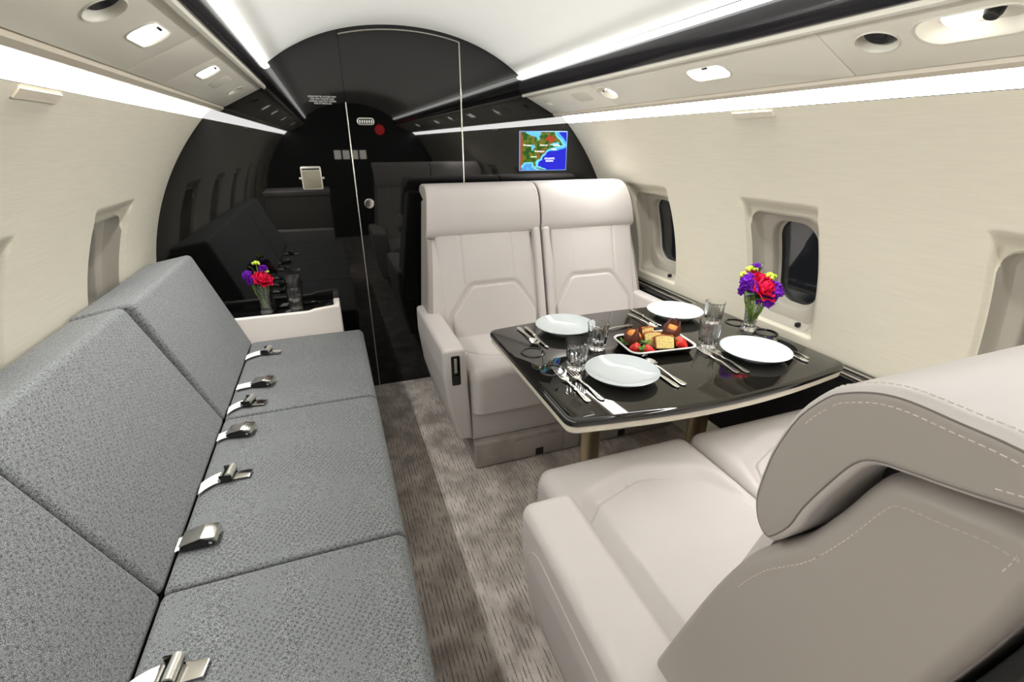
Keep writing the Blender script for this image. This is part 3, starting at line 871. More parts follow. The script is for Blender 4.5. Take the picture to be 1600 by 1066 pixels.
# ------------------------------------------------------------------ seat belts lying on the sofa
def seat_belt(kind, x, y, ang, root, lab):
    """kind 'buckle' or 'tongue'; (x, y) middle of the metal, ang its heading, root where the strap leaves the crevice"""
    z = 0.4375
    e = empty('seat_belt', (x, y, z), ang)
    inv = Matrix.Rotation(-ang, 4, 'Z') @ Matrix.Translation((-x, -y, -z))
    h = Vector((math.cos(ang), math.sin(ang), 0)); s = Vector((-h.y, h.x, 0))
    A = Vector((root[0], root[1], z - 0.004)); B = Vector((x, y, z)) - h * 0.028
    mb = MB(); W = 0.023
    def strap(u, v):
        p = A.lerp(B, u); p.z = z + 0.0035 + 0.006 * math.sin(PI * u) * (0.3 if kind == 'buckle' else 0.7)
        w = Vector((0, 1, 0)).lerp(s, u)
        tilt = (v - 0.5) * (0.004 if kind == 'tongue' else 0.0)
        q = p + w * ((v - 0.5) * 2 * W); q.z += tilt
        return tuple(inv @ q)
    mb.grid(strap, 8, 2)
    st = mb.build('strap', 'webbing', e, closed=False)
    md = st.modifiers.new('thick', 'SOLIDIFY'); md.thickness = 0.002; md.offset = 1
    if kind == 'buckle':
        prof = rpoly([(-0.038, 0.002), (0.036, 0.002), (0.041, 0.012), (0.036, 0.0225), (0.012, 0.0265), (-0.030, 0.0165), (-0.038, 0.010)], 0.004, 3)
        bk = MB().puff(prof, -0.027, 0.027, 0.004, 'y', 3).build('buckle', 'black', e, wn=True)
        lid = rpoly([(-0.037, 0.0145), (0.012, 0.0275), (0.038, 0.0235), (0.043, 0.012), (0.0445, 0.013), (0.041, 0.027), (0.012, 0.0315), (-0.037, 0.0185)], 0.0012, 2)
        MB().puff(lid, -0.026, 0.026, 0.0015, 'y', 2).build('lift_lever', 'brushed', bk)
        MB().lathe([(0, -0.001), (0.004, -0.001), (0.004, 0.001), (0, 0.001)], 12, Matrix.Translation((0.031, -0.0275, 0.014)) @ Matrix.Rotation(PI / 2, 4, 'X')).build('pivot', 'chrome', bk)
    else:
        ad = MB().box(-0.030, 0.004, -0.026, 0.026, 0.002, 0.012, 0.003).build('adjuster', 'black', e)
        for q in (-1, 1): MB().box(-0.028, 0.006, *sorted((q * 0.022, q * 0.027)), 0.003, 0.024, 0.003).build('cheek', 'black', ad)
        MB().tube([(-0.002, -0.025, 0.019), (-0.002, 0.025, 0.019)], 0.0105, 14).build('roller', 'rim_silver', ad)
        MB().tube([(-0.026, -0.027, 0.010), (-0.026, 0.020, 0.010)], 0.0055, 10).build('bar', 'chrome', ad)
        pl = MB(); pl.puff(rpoly([(0.004, -0.021), (0.050, -0.017), (0.052, 0.017), (0.004, 0.021)], 0.004, 3), 0.003, 0.0055, 0.0006, 'z', 2)
        po = pl.build('tongue_plate', 'chrome', e)
        carve(po, [MB().box(0.030, 0.043, -0.010, 0.010, -0.01, 0.02, 0.0)])
    tag(e, lab, 'seat belt', 'seat belts on the grey sofa')
bl = [('tongue', -0.775, 2.288, -0.25, (-0.868, 2.255), 'pale strap with chrome tongue nearest the cream cabinet on the sofa'),
      ('buckle', -0.768, 1.953, -0.26, (-0.862, 1.950), 'dark lift buckle on the sofa seat closest to the bulkhead'),
      ('tongue', -0.790, 1.797, -0.25, (-0.864, 1.762), 'chrome belt tongue just beyond the far seam between sofa cushions'),
      ('buckle', -0.799, 1.590, -0.22, (-0.866, 1.580), 'brown reflecting lift buckle just this side of the far cushion seam'),
      ('tongue', -0.788, 1.348, -0.12, (-0.866, 1.312), 'chrome belt tongue in the middle of the centre sofa cushion'),
      ('buckle', -0.822, 1.098, -0.06, (-0.872, 1.098), 'large champagne coloured lift buckle by the near cushion seam'),
      ('tongue', -0.792, 0.748, -0.12, (-0.866, 0.735), 'chrome belt tongue on the nearest sofa cushion, cut by the picture edge')]
for b_ in bl: seat_belt(*b_)

# ------------------------------------------------------------------ leather seats
SW = 0.552
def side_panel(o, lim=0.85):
    """side faces take a smoother leather, darkened in part for their shade"""
    o.data.materials.append(M['leather_side_shaded'])
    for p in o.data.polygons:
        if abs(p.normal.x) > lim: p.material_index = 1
def yf(z): return (z - 0.92) * 0.27          # front face of the reclined back
def make_seat(loc, rz, outer, cf, ax0, ax1, lab, arm_z=0.59, near=False, flr=(0.0, 0.0)):
    """local x across (outer arm at low x when outer = -1), +y to the rear, y = 0 at the headrest front"""
    root = empty('cabin_seat', loc, rz); tag(root, lab, 'seat')
    mx = (lambda x: x) if outer < 0 else (lambda x: SW - x)
    fx = lambda a, b, c: (mx(c), a, b)
    fz = lambda a, b, c: (mx(a), b, c)
    fy = lambda a, b, c: (mx(a), c, b)
    # back
    prof = smooth_closed([(-0.142, 0.400), (-0.130, 0.464), (-0.094, 0.623), (-0.056, 0.771), (-0.029, 0.853), (-0.009, 0.896), (0.011, 0.924), (0.032, 0.953), (0.053, 1.000), (0.067, 1.040), (0.078, 1.062), (0.096, 1.073), (0.125, 1.080), (0.165, 1.088), (0.198, 1.078),
                          (0.195, 1.030), (0.182, 0.950), (0.150, 0.800), (0.100, 0.56), (0.065, 0.40), (-0.03, 0.385)], 4)
    mb = MB(); mb.puff(prof, 0.010, SW - 0.010, 0.026, 'x', 6, f=fx, safe=True)
    def flare(v, lo):                            # the outer edge leans out towards the hip
        out = []
        for x, y, z in v:
            lx = mx(x)
            k = max(0, 1 - lx / 0.30)
            if lo: d = flr[1] - 0.040 * (0.95 - z) / 0.35
            else: d = flr[0] + (flr[1] - flr[0]) * max(0, min(1, (1.15 - z) / 0.20))
            out.append((mx(lx + d * k), y, z))
        return out
    mb.v = flare(mb.v, True)
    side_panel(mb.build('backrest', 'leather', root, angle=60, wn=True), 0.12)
    hp = smooth_closed([(-0.021, 0.973), (-0.016, 0.949), (-0.008, 0.936), (0.002, 0.930), (0.012, 0.934), (0.029, 0.964), (0.038, 0.998), (0.055, 1.043), (0.069, 1.074), (0.083, 1.087), (0.107, 1.094), (0.136, 1.101), (0.174, 1.112), (0.198, 1.120), (0.209, 1.134), (0.197, 1.150),
                        (0.160, 1.157), (0.124, 1.157), (0.097, 1.157), (0.078, 1.155), (0.059, 1.149), (0.039, 1.138), (0.024, 1.125), (0.003, 1.092), (-0.011, 1.050), (-0.017, 1.020)], 3)
    hp = inset(hp if area2(hp) > 0 else hp[::-1], -0.003)
    hr = MB().puff(hp, 0.0, SW, 0.011, 'x', 6, f=fx)
    hr.v = flare(hr.v, False)
    hr = hr.build('headrest', 'leather', root, angle=60, wn=True)
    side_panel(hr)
    MB().box(*sorted((mx(0.06), mx(SW - 0.06))), 0.06, 0.17, 1.02, 1.11, 0.005).build('headrest_mount', 'black_matte', root)
    # piping and stitch rows round the outer side of the headrest
    if near:
        ins = inset(hp if area2(hp) > 0 else hp[::-1], 0.0065)
        seg = ins
        pip = MB(); path = [(mx(0.0012), a, b) for a, b in seg] ; path.append(path[0])
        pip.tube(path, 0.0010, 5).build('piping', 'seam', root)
        stm = MB()
        def stitch(loop, keep, xof):
            pts = loop + [loop[0]]; run = 0.0
            for a, b in zip(pts, pts[1:]):
                a, b = Vector(a), Vector(b); l = (b - a).length; t = 0.0
                while t < l:
                    ph = run % 0.0062
                    u = min(l - t, (0.0040 - ph) if ph < 0.0040 else (0.0062 - ph)); u = max(u, 1e-5)
                    p0, p1 = a.lerp(b, t / l), a.lerp(b, (t + u) / l)
                    if ph < 0.0040 and keep(p0): stm.tube([(xof(p0), p0.x, p0.y), (xof(p1), p1.x, p1.y)], 0.0006, 4)
                    t += u; run += u
        hq = hp if area2(hp) > 0 else hp[::-1]
        upper = lambda p: not (p.y < 1.118 and p.x > -0.012 and (p.x > 0.03 or p.y < 1.09))
        stitch(inset(hq, 0.0150), upper, lambda p: mx(-0.0001))
        stitch(inset(hq, -0.0002), upper, lambda p: mx(0.0150))
        stitch(inset(prof if area2(prof) > 0 else prof[::-1], 0.024), lambda p: p.y > 0.84 and not (p.x > 0.12 and p.y < 1.045), lambda p: mx(0.0100 + flr[1] - 0.040 * (0.95 - p.y) / 0.35))
        st = stm.build('stitching', 'thread', root); st['kind'] = 'stuff'
    # front pad with pleats, in the plane of the back
    sl = math.sqrt(1 + 0.27 ** 2)
    nrm = Vector((0, -1, 0.27)).normalized()
    def on_back(x, t, h):                       # t = height z along the back
        p = Vector((0, yf(t) + 0.003, t)) + nrm * h
        return (mx(x), p.y, p.z)
    lum = rpoly([(0.060, 0.30), (0.060, 0.560), (0.170, 0.700), (0.400, 0.700), (0.500, 0.555), (0.500, 0.30)], [0, 0.03, 0.05, 0.05, 0.03, 0], 5)
    def hf(x, t):
        g = 0.0
        for gx in (0.140, 0.392):
            if t > 0.70: g -= 0.005 * math.exp(-((x - gx) / 0.0035) ** 2)
        d = sdf(lum, x, t)
        if d < 0.03: g -= 0.010 * math.exp(-(max(0, d) / 0.010) ** 2)
        return g
    MB().pad(0.020, 0.502, 0.440, 0.955, 0.019, 0.015, hf, 0.0075, on_back, bulge=0.008).build('back_pad', 'leather', root, angle=60)
    li = inset(lum[::-1] if area2(lum) < 0 else lum, 0.004)
    li = [(a, max(b, 0.44)) for a, b in li]
    MB().puff(li, 0.0, 0.030, 0.012, 'z', 5, f=on_back).build('lumbar_pad', 'leather', root, angle=50, wn=True)
    # folded centre armrest
    MB().puff(rrect(0.508, 0.549, 0.46, 0.948, 0.015), -0.01, 0.040, 0.014, 'z', 5, f=on_back).build('folded_armrest', 'leather', root, angle=50, wn=True)
    # seat cushion with a sunk insert
    ip = rpoly([(0.062, -0.04), (0.062, cf + 0.255), (0.140, cf + 0.180), (0.300, cf + 0.130), (0.452, cf + 0.190), (0.512, cf + 0.285), (0.512, -0.04)], [0, 0.04, 0.06, 0.12, 0.06, 0.04, 0], 6)
    def cush(x, y):
        d = sdf(ip, x, y)
        k = min(1, max(0, d / 0.045)); k = k * k * (3 - 2 * k)
        return -0.020 + 0.022 * k - (0.006 * math.exp(-((d - 0.002) / 0.005) ** 2))
    top = 0.475 + 0.012
    MB().pad(0.030, SW - 0.001, cf, -0.02, top - 0.285, 0.045, cush, 0.0085, lambda a, b, c: (mx(a), b, 0.285 + c + 0.03 * min(0, (-0.4 - b)) * -1 * 0.5)).build('seat_cushion', 'leather', root, angle=60)
    i2 = inset(ip if area2(ip) > 0 else ip[::-1], 0.003)
    MB().puff(i2, 0.40, top - 0.015, 0.010, 'z', 4, f=lambda a, b, c: (mx(a), b, c + 0.015 * max(0, (-0.4 - b)))).build('seat_insert', 'leather', root, angle=50, wn=True)
    MB().box(*sorted((mx(0.032), mx(SW - 0.002))), -0.525, 0.02, 0.135, 0.283, 0.006).build('front_panel', 'leather', root)
    # outer armrest
    ap = rpoly([(ax0, arm_z), (ax0 - 0.001, 0.47), (ax0 + 0.018, 0.30), (ax0 + 0.055, 0.15), (0.030, 0.15), (ax1 + 0.005, 0.45), (ax1, arm_z)], [0.018 if not near else 0.028, 0.1, 0.1, 0.012, 0.008, 0.05, 0.018 if not near else 0.028], 6)
    arm = MB().puff(ap, -0.545 if not near else -0.508, 0.06, 0.016 if not near else 0.026, 'y', 6, f=fy).build('armrest', 'leather', root, angle=50, wn=True)
    if near:
        sp_ = rpoly([(-0.485, 0.19), (-0.445, 0.535), (-0.02, 0.50), (-0.02, 0.19)], [0.05, 0.075, 0.03, 0.03], 8)
        o = MB(); pth = []
        for a, b in sp_:
            xx = ax0 + (0.0 if b > 0.47 else (0.018 * (0.47 - b) / 0.17 if b > 0.3 else 0.018 + 0.037 * (0.30 - b) / 0.15)) + 0.0005
            pth.append((mx(xx), a, b))
        pth.append(pth[0]); o.tube(pth, 0.0022, 6).build('pocket_seam', 'leather', root)
    else:
        ce = MB().puff(rrect(-0.050, -0.014, 0.430, 0.560, 0.006), -0.5475, -0.540, 0.001, 'y', 2, f=fy).build('control_recess', 'black', root)
        MB().puff(rrect(-0.044, -0.020, 0.436, 0.470, 0.004), -0.551, -0.546, 0.001, 'y', 2, f=fy).build('latch', 'black_matte', ce)
        MB().puff(rrect(-0.038, -0.026, 0.485, 0.550, 0.004), -0.5495, -0.546, 0.001, 'y', 2, f=fy).build('lever', 'rim_silver', ce)
    # plinth with two drawers
    MB().box(*sorted((mx(0.032), mx(SW - 0.001))), -0.560, 0.06, 0.0, 0.132, 0.012, seg=3).build('plinth', 'suede', root)
    if not near:
        for x0, x1 in ((0.215, 0.452), (0.458, 0.546)):
            d = MB().box(*sorted((mx(x0), mx(x1))), -0.5635, -0.557, 0.010, 0.108, 0.002).build('drawer', 'drawer', root)
            if x1 - x0 > 0.12: MB().box(*sorted((mx(0.318), mx(0.356))), -0.566, -0.562, 0.012, 0.047, 0.001).build('latch', 'black_matte', d)
    # dark shell behind the back
    shell = [(0.210, 1.075), (0.216, 1.06), (0.203, 0.94), (0.155, 0.74), (0.103, 0.50), (0.085, 0.25), (0.085, 0.05), (0.02, 0.05), (0.05, 0.38), (0.10, 0.56), (0.16, 0.80), (0.195, 0.98)]
    MB().puff(shell, 0.035, SW - 0.01, 0.004, 'x', 2, f=fx).build('rear_shell', 'black_matte', root)
    return root
make_seat((0.003, 2.235, 0), 0, -1, -0.572, -0.083, 0.012, 'greige leather seat facing the camera, next to the black aisle bulkhead', flr=(0.0, -0.022))
make_seat((0.560, 2.235, 0), 0, 1, -0.572, -0.030, 0.030, 'greige leather seat facing the camera, beside the far window', flr=(0.045, 0.008))
make_seat((0.556, 0.292, 0), PI, 1, -0.735, -0.100, 0.030, 'large greige leather seat in the foreground seen from behind, on the aisle', 0.588, True)
make_seat((1.113, 0.292, 0), PI, -1, -0.735, -0.030, 0.030, 'greige leather seat seen from behind, between foreground seat and window wall', 0.588, True, (0.045, 0.008))

# ------------------------------------------------------------------ dining table
TZ = 0.665
tab = empty('dining_table', (0.62, 1.31, 0)); tag(tab, 'black lacquered dining table with cream edge on two bronze posts', 'table')
Tt = Matrix.Translation((-0.62, -1.31, 0))
edge = []
for i in range(17):                       # near side, bowed
    u = i / 16; edge.append((0.10 + (1.135 - 0.10) * u, 0.955 - 0.068 * math.sin(PI * (0.08 + 0.84 * u)) + 0.017))
for i in range(17):
    u = i / 16; edge.append((1.135 - (1.135 - 0.10) * u, 1.660 + 0.055 * math.sin(PI * (0.08 + 0.84 * u)) - 0.012))
edge = rpoly(edge, [0.04 if i in (0, 16, 17, 33) else 0 for i in range(34)], 6)
topo = MB().puff(edge, TZ - 0.026, TZ, 0.010, 'z', 5, Tt, r1=0.012).build('table_top', 'table', tab, angle=40)
cups = [(0.183, 1.400), (0.186, 1.250), (1.076, 1.390), (1.098, 1.262)]
carve(topo, [MB().lathe([(0, -0.02), (0.036, -0.02), (0.036, 0.05), (0, 0.05)], 36, Tt @ Matrix.Translation((x, y, TZ))) for x, y in cups])
for x, y in cups:
    MB().lathe([(0.0355, -0.004), (0.0358, 0.001), (0.0375, 0.0030), (0.0400, 0.0036), (0.0430, 0.0026), (0.0445, 0.0004), (0.0445, -0.001)], 36, Tt @ Matrix.Translation((x, y, TZ))).build('cup_holder_ring', 'black', tab)
for x, y in cups:
    MB().lathe([(0, -0.0185), (0.0345, -0.0185), (0.0354, -0.010), (0.0357, -0.0025)], 36, Tt @ Matrix.Translation((x, y, TZ))).build('cup_liner', 'black_matte', tab, closed=False)
e2 = inset(edge if area2(edge) > 0 else edge[::-1], 0.006)
MB().puff(e2, TZ - 0.048, TZ - 0.0262, 0.008, 'z', 4, Tt, r1=0.001).build('edge_band', 'table_lip', tab, angle=40)
for x, w in ((0.386, 0.038), (0.886, 0.045)):
    MB().puff([(w * math.cos(2 * PI * i / 28), 0.030 * math.sin(2 * PI * i / 28)) for i in range(28)], 0.0, TZ - 0.048, 0.0, 'z', 1, Tt @ Matrix.Translation((x, 1.31, 0))).build('post', 'bronze', tab)
MB().box(0.33, 0.95, 1.29, 1.33, TZ - 0.075, TZ - 0.047, 0.003, Tt).build('cross_beam', 'black_matte', tab)

# ------------------------------------------------------------------ things on the table
PLATES = [('C', 0.370, 1.128, 'white plate in the setting nearest the camera on the aisle side'), ('D', 0.888, 1.112, 'white plate in the setting nearest the camera on the window side'),
          ('A', 0.380, 1.552, 'white plate on the far side of the table at the aisle end'), ('B', 0.890, 1.545, 'white plate on the far side of the table by the window')]
pp = [(0, 0.004), (0.052, 0.004), (0.056, 0.0), (0.060, 0.0), (0.062, 0.005), (0.082, 0.011), (0.103, 0.020), (0.113, 0.0275), (0.1145, 0.0292), (0.1125, 0.0300), (0.100, 0.0225), (0.078, 0.014), (0.058, 0.0095), (0, 0.0085)]
p0 = None
for k, x, y, lab in PLATES:
    if p0 is None: p0 = MB().lathe(pp, 56).build('plate', 'china', angle=50); o = p0; tag(o, lab, 'plate', 'white plates on the table')
    else: o = dup(p0, label=lab)
    o.location = (x, y, TZ + 0.0002)

def glass_mesh():
    out = [(0, 0.0), (0.026, 0.0), (0.0295, 0.003), (0.0300, 0.010), (0.0335, 0.045), (0.0352, 0.058), (0.0375, 0.090), (0.0390, 0.1035), (0.0392, 0.1050), (0.0378, 0.1052)]
    inn = [(0.0360, 0.098), (0.0345, 0.062), (0.0318, 0.050), (0.0275, 0.020), (0.022, 0.0165), (0, 0.016)]
    def mod(r, z, a):
        if z < 0.060 and 0.002 < z and r > 0.029: return r * (1 + 0.075 * abs(math.sin(a * 7)) - 0.03)
        return r
    dense = []
    pr = out + inn
    return MB().lathe([(r * 0.98, z * 0.93) for r, z in pr], 112, mod=lambda r, z, a: mod(r / 0.98, z / 0.93, a) * 0.98)
g0 = None
for x, y, lab in ((0.410, 1.352, 'short fluted tumbler in front of the far aisle plate'), (0.268, 1.235, 'short fluted tumbler between the cup holders and near aisle plate'),
                  (0.966, 1.405, 'short fluted tumbler in front of the far window plate'), (0.792, 1.232, 'short fluted tumbler beside the food tray near the forks')):
    if g0 is None: g0 = glass_mesh().build('tumbler', 'glass', angle=50); o = g0; tag(o, lab, 'glass', 'tumblers on the table')
    else: o = dup(g0, label=lab)
    o.location = (x, y, TZ + 0.0003)

# cutlery, local +y towards the business end
def fork_mesh():
    mb = MB()
    def ztop(y): return 0.002 + 0.010 * max(0, (y - 0.02) / 0.06) ** 1 * max(0, 1 - (y - 0.05) / 0.08) + 0.004 * math.exp(-((y + 0.02) / 0.04) ** 2)
    hw = [(-0.100, 0.004), (-0.095, 0.0085), (-0.085, 0.010), (-0.06, 0.0078), (-0.02, 0.0042), (0.02, 0.0034), (0.032, 0.0048), (0.040, 0.0105), (0.047, 0.0135), (0.051, 0.0138)]
    T_ = 0.0012
    vs = []; fs = []
    for y, w in hw:
        z = ztop(y)
        vs += [(-w, y, z), (0, y, z + T_ * 1.6), (w, y, z), (0, y, z - T_)]
    for k in range(len(hw) - 1):
        for i in range(4):
            j = (i + 1) % 4
            fs.append((k * 4 + i, k * 4 + j, (k + 1) * 4 + j, (k + 1) * 4 + i))
    fs += [(3, 2, 1, 0), tuple((len(hw) - 1) * 4 + i for i in range(4))]
    mb.add(vs, fs)
    for q in range(4):
        x = -0.0124 + q * 0.00827
        mb.tube([(x, 0.049, ztop(0.049)), (x, 0.076, ztop(0.076) + 0.0005), (x, 0.102, ztop(0.102) + 0.003)], [0.0015, 0.0012, 0.0009], 6, flat=0.6)
    return mb
def spoon_mesh():
    mb = MB()
    hw = [(-0.095, 0.004), (-0.09, 0.0085), (-0.08, 0.010), (-0.055, 0.0075), (-0.02, 0.0042), (0.02, 0.0034), (0.045, 0.0045)]
    vs = []; fs = []
    for y, w in hw:
        z = 0.003 + 0.005 * math.exp(-((y - 0.03) / 0.05) ** 2)
        vs += [(-w, y, z), (0, y, z + 0.002), (w, y, z), (0, y, z - 0.0012)]
    for k in range(len(hw) - 1):
        for i in range(4):
            j = (i + 1) % 4
            fs.append((k * 4 + i, k * 4 + j, (k + 1) * 4 + j, (k + 1) * 4 + i))
    fs += [(3, 2, 1, 0), tuple((len(hw) - 1) * 4 + i for i in range(4))]
    mb.add(vs, fs)
    n, m = 20, 5
    for sgn in (1,):
        vs = []; fs = []
        for lay, dz in ((0, 0.0), (1, 0.0013)):
            for i in range(m + 1):
                rr = i / m
                for k in range(n):
                    a = 2 * PI * k / n
                    vs.append((0.0175 * rr * math.cos(a), 0.071 + 0.029 * rr * math.sin(a), 0.0008 + 0.0075 * rr * rr + dz))
        for i in range(m):
            for k in range(n):
                j = (k + 1) % n
                fs.append((i * n + k, i * n + j, (i + 1) * n + j, (i + 1) * n + k))
                o = (m + 1) * n
                fs.append((o + i * n + j, o + i * n + k, o + (i + 1) * n + k, o + (i + 1) * n + j))
        for k in range(n):
            j = (k + 1) % n; o = (m + 1) * n
            fs.append((m * n + k, m * n + j, o + m * n + j, o + m * n + k))
        mb.add(vs, fs)
    return mb
def knife_mesh():
    mb = MB()
    mb.puff(rpoly([(-0.006, -0.112), (0.006, -0.112), (0.0085, -0.095), (0.0058, -0.02), (-0.0058, -0.02), (-0.0085, -0.095)], 0.004, 4), 0.0, 0.0062, 0.0022, 'z', 3)
    mb.puff(rpoly([(-0.006, -0.022), (0.005, -0.022), (0.008, 0.02), (0.0075, 0.085), (0.001, 0.108), (-0.006, 0.095)], [0.002, 0.002, 0.01, 0.02, 0.004, 0.004], 4), 0.0018, 0.0036, 0.0005, 'z', 1)
    return mb
protos = {}
def cutlery(kind, x, y, ang, lab):
    if kind not in protos:
        o = {'fork': fork_mesh, 'spoon': spoon_mesh, 'knife': knife_mesh}[kind]().build(kind, 'silver', angle=60)
        protos[kind] = o; tag(o, lab, kind, 'silver cutlery on the table')
    else: o = dup(protos[kind], label=lab)
    o.location = (x, y, TZ + 0.0012); o.rotation_euler = (0, 0, ang)
cutlery('fork', 0.198, 1.124, 0.03, 'outer fork of the pair left of the near aisle plate')
cutlery('fork', 0.238, 1.119, 0.05, 'inner fork of the pair touching the near aisle plate')
cutlery('spoon', 0.517, 1.108, 0.05, 'spoon to the outside of the near aisle plate')
cutlery('knife', 0.488, 1.118, 0.02, 'knife between the near aisle plate and its spoon')
cutlery('fork', 0.740, 1.122, -0.05, 'outer fork of the pair beside the near window plate')
cutlery('fork', 0.772, 1.112, -0.05, 'inner fork of the pair beside the near window plate')
cutlery('spoon', 1.040, 1.120, -0.02, 'spoon nearest the window wall')
cutlery('knife', 1.012, 1.118, 0.0, 'knife between near window plate and the outermost spoon')
cutlery('spoon', 0.219, 1.545, PI, 'spoon at the aisle end on the far side of the table')
cutlery('knife', 0.247, 1.518, PI, 'knife beside the far aisle plate')
cutlery('spoon', 0.722, 1.535, PI, 'spoon behind the muffins, right of the tray back edge')
cutlery('knife', 0.762, 1.560, PI, 'knife between the muffins and the far window plate')
cutlery('fork', 0.560, 1.500, PI / 2 + 0.1, 'fork lying crosswise half hidden behind the first muffin')

# food tray
tr = empty('serving_tray', (0.600, 1.285, TZ)); tr.rotation_euler = (0, 0, -0.10)
tag(tr, 'shallow dark tray with pale rim holding muffins, cake and strawberries', 'tray')
tw, td = 0.128, 0.088
rr_ = lambda k, r: rrect(-tw + k, tw - k, -td + k, td - k, r, 6)
def ringmesh(spec):
    mb = MB(); vs = []; fs = []; n = None
    for k, r, z in spec:
        h = rr_(k, r); n = len(h); vs += [(a, b, z) for a, b in h]
    for q in range(len(spec) - 1):
        for i in range(n):
            j = (i + 1) % n
            fs.append((q * n + i, q * n + j, (q + 1) * n + j, (q + 1) * n + i))
    return mb, vs, fs, n
mb, vs, fs, n = ringmesh([(0.022, 0.02, 0.0008), (0.016, 0.025, 0.004), (0.006, 0.03, 0.026), (0.008, 0.03, 0.026), (0.018, 0.025, 0.006), (0.024, 0.02, 0.004)])
fs += [tuple(range(n))[::-1], tuple(5 * n + i for i in range(n))]
mb.add(vs, fs); mb.build('body', 'black', tr)
mb, vs, fs, n = ringmesh([(0.005, 0.032, 0.0255), (0.0015, 0.034, 0.026), (0.0, 0.035, 0.0285), (0.002, 0.034, 0.031), (0.006, 0.03, 0.0305), (0.0085, 0.03, 0.027), (0.005, 0.032, 0.0255)])
mb.add(vs, fs); mb.build('rim', 'tray', tr)
FZ = TZ + 0.0075
def muffin(x, y, rz, tilt, lab):
    e = empty('muffin', (x, y, FZ), rz); tag(e, lab, 'muffin', 'muffins on the tray')
    T = Matrix.Rotation(tilt, 4, 'X')
    def mod(r, z, a): return r * (1 + (0.05 + 2.2 * max(0, z - 0.035)) * math.cos(a * 4 + 0.4) * (z / 0.06))
    prof = [(0, 0.0), (0.022, 0.0), (0.027, 0.014), (0.032, 0.034), (0.0335, 0.050)]
    mb = MB(); vs = []; fs = []; n = 48
    for r, z in prof[1:]:
        for i in range(n):
            a = 2 * PI * i / n
            zz = z + (0.026 * max(0, math.cos(a * 3 + 0.4)) ** 1.2 + 0.002) * max(0, (z - 0.030) / 0.016)
            q = r * (1 + 0.03 * math.cos(15 * a)) * (1 - 0.30 * max(0, (zz - 0.046) / 0.026))
            vs.append((q * math.cos(a), q * math.sin(a), zz))
    for k in range(3):
        for i in range(n):
            j = (i + 1) % n; fs.append((k * n + i, k * n + j, (k + 1) * n + j, (k + 1) * n + i))
    fs.append(tuple(range(n))[::-1])
    mb.add(vs, fs, T)
    c = mb.build('paper_case', 'paper', e, closed=False, angle=60)
    md = c.modifiers.new('thick', 'SOLIDIFY'); md.thickness = 0.0012; md.offset = -1
    MB().lathe([(0, 0.010), (0.024, 0.012), (0.0285, 0.036), (0.0275, 0.046), (0.020, 0.054), (0.008, 0.0575), (0, 0.058)], 24, T, mod=lambda r, z, a: r * (1 + 0.05 * math.sin(5 * a + z * 100))).build('cake_top', 'muffin', e)
muffin(0.530, 1.325, 0.3, 0.22, 'muffin in a brown paper case nearest the aisle glasses')
muffin(0.690, 1.322, 0.9, 0.22, 'muffin in a brown paper case behind the tray corner by the tumblers')
def slice_(x, y, z, rz, tx, lab):
    e = empty('cake_slice', (x, y, FZ + z)); e.rotation_euler = (tx, 0, rz); tag(e, lab, 'cake', 'cake slices on the tray')
    p = rpoly([(-0.031, 0.0), (0.031, 0.0), (0.0325, 0.040), (0.020, 0.0445), (-0.012, 0.0465), (-0.0325, 0.042)], 0.004, 3)
    MB().puff(p, -0.009, 0.009, 0.0015, 'y', 2).build('crumb', 'cake', e, wn=True)
    q = [(-0.0335, -0.001), (-0.031, 0.002), (-0.0322, 0.041), (-0.012, 0.0455), (0.020, 0.0435), (0.0322, 0.038), (0.0355, 0.041), (0.027, 0.0485), (0.010, 0.0475), (-0.006, 0.052), (-0.024, 0.0495), (-0.0365, 0.044)]
    MB().puff(q, -0.0095, 0.0095, 0.001, 'y', 2).build('crust', 'crust', e)
slice_(0.606, 1.330, 0.006, 0.25, -0.35, 'hindmost yellow cake slice leaning between the two muffins')
slice_(0.600, 1.288, 0.004, -0.10, -0.45, 'middle yellow cake slice, mostly hidden by the front one')
slice_(0.622, 1.250, 0.002, -0.30, -0.55, 'front yellow cake slice with browned crust, cut face to the camera')
def strawberry(x, y, rz, tilt, lab, k=1.0):
    e = empty('strawberry', (x, y, FZ + 0.016 * k), rz); tag(e, lab, 'strawberry', 'strawberries on the tray')
    T = Matrix.Rotation(tilt, 4, 'Y') @ Matrix.Scale(k, 4)
    MB().lathe([(0, -0.022), (0.006, -0.020), (0.012, -0.010), (0.0165, 0.002), (0.0165, 0.009), (0.011, 0.014), (0, 0.015)], 20, T).build('fruit', 'berry_red', e)
    mb = MB()
    for i in range(6):
        a = i * PI / 3
        mb.puff([(0, -0.004), (0.010, -0.005), (0.021, 0.0), (0.010, 0.005), (0, 0.004)], 0.0, 0.0012, 0.0, 'z', 1, T @ Matrix.Translation((0, 0, 0.0145)) @ Matrix.Rotation(a, 4, 'Z') @ Matrix.Rotation(0.35, 4, 'Y'))
    mb.tube([(0, 0, 0.014), (0.002, 0, 0.024)], 0.0012, 6, T)
    mb.build('leaf_cap', 'herb', e)
strawberry(0.508, 1.262, -0.9, 1.1, 'strawberry at the aisle corner of the tray', 1.1)
strawberry(0.542, 1.235, 2.4, 1.25, 'strawberry at the front edge of the tray next to the cut slice', 1.05)
strawberry(0.678, 1.232, 2.2, 0.9, 'strawberry leaning on the far side of the front cake slice', 1.15)
strawberry(0.690, 1.262, 1.1, -0.9, 'strawberry with leafy cap below the second muffin', 1.0)
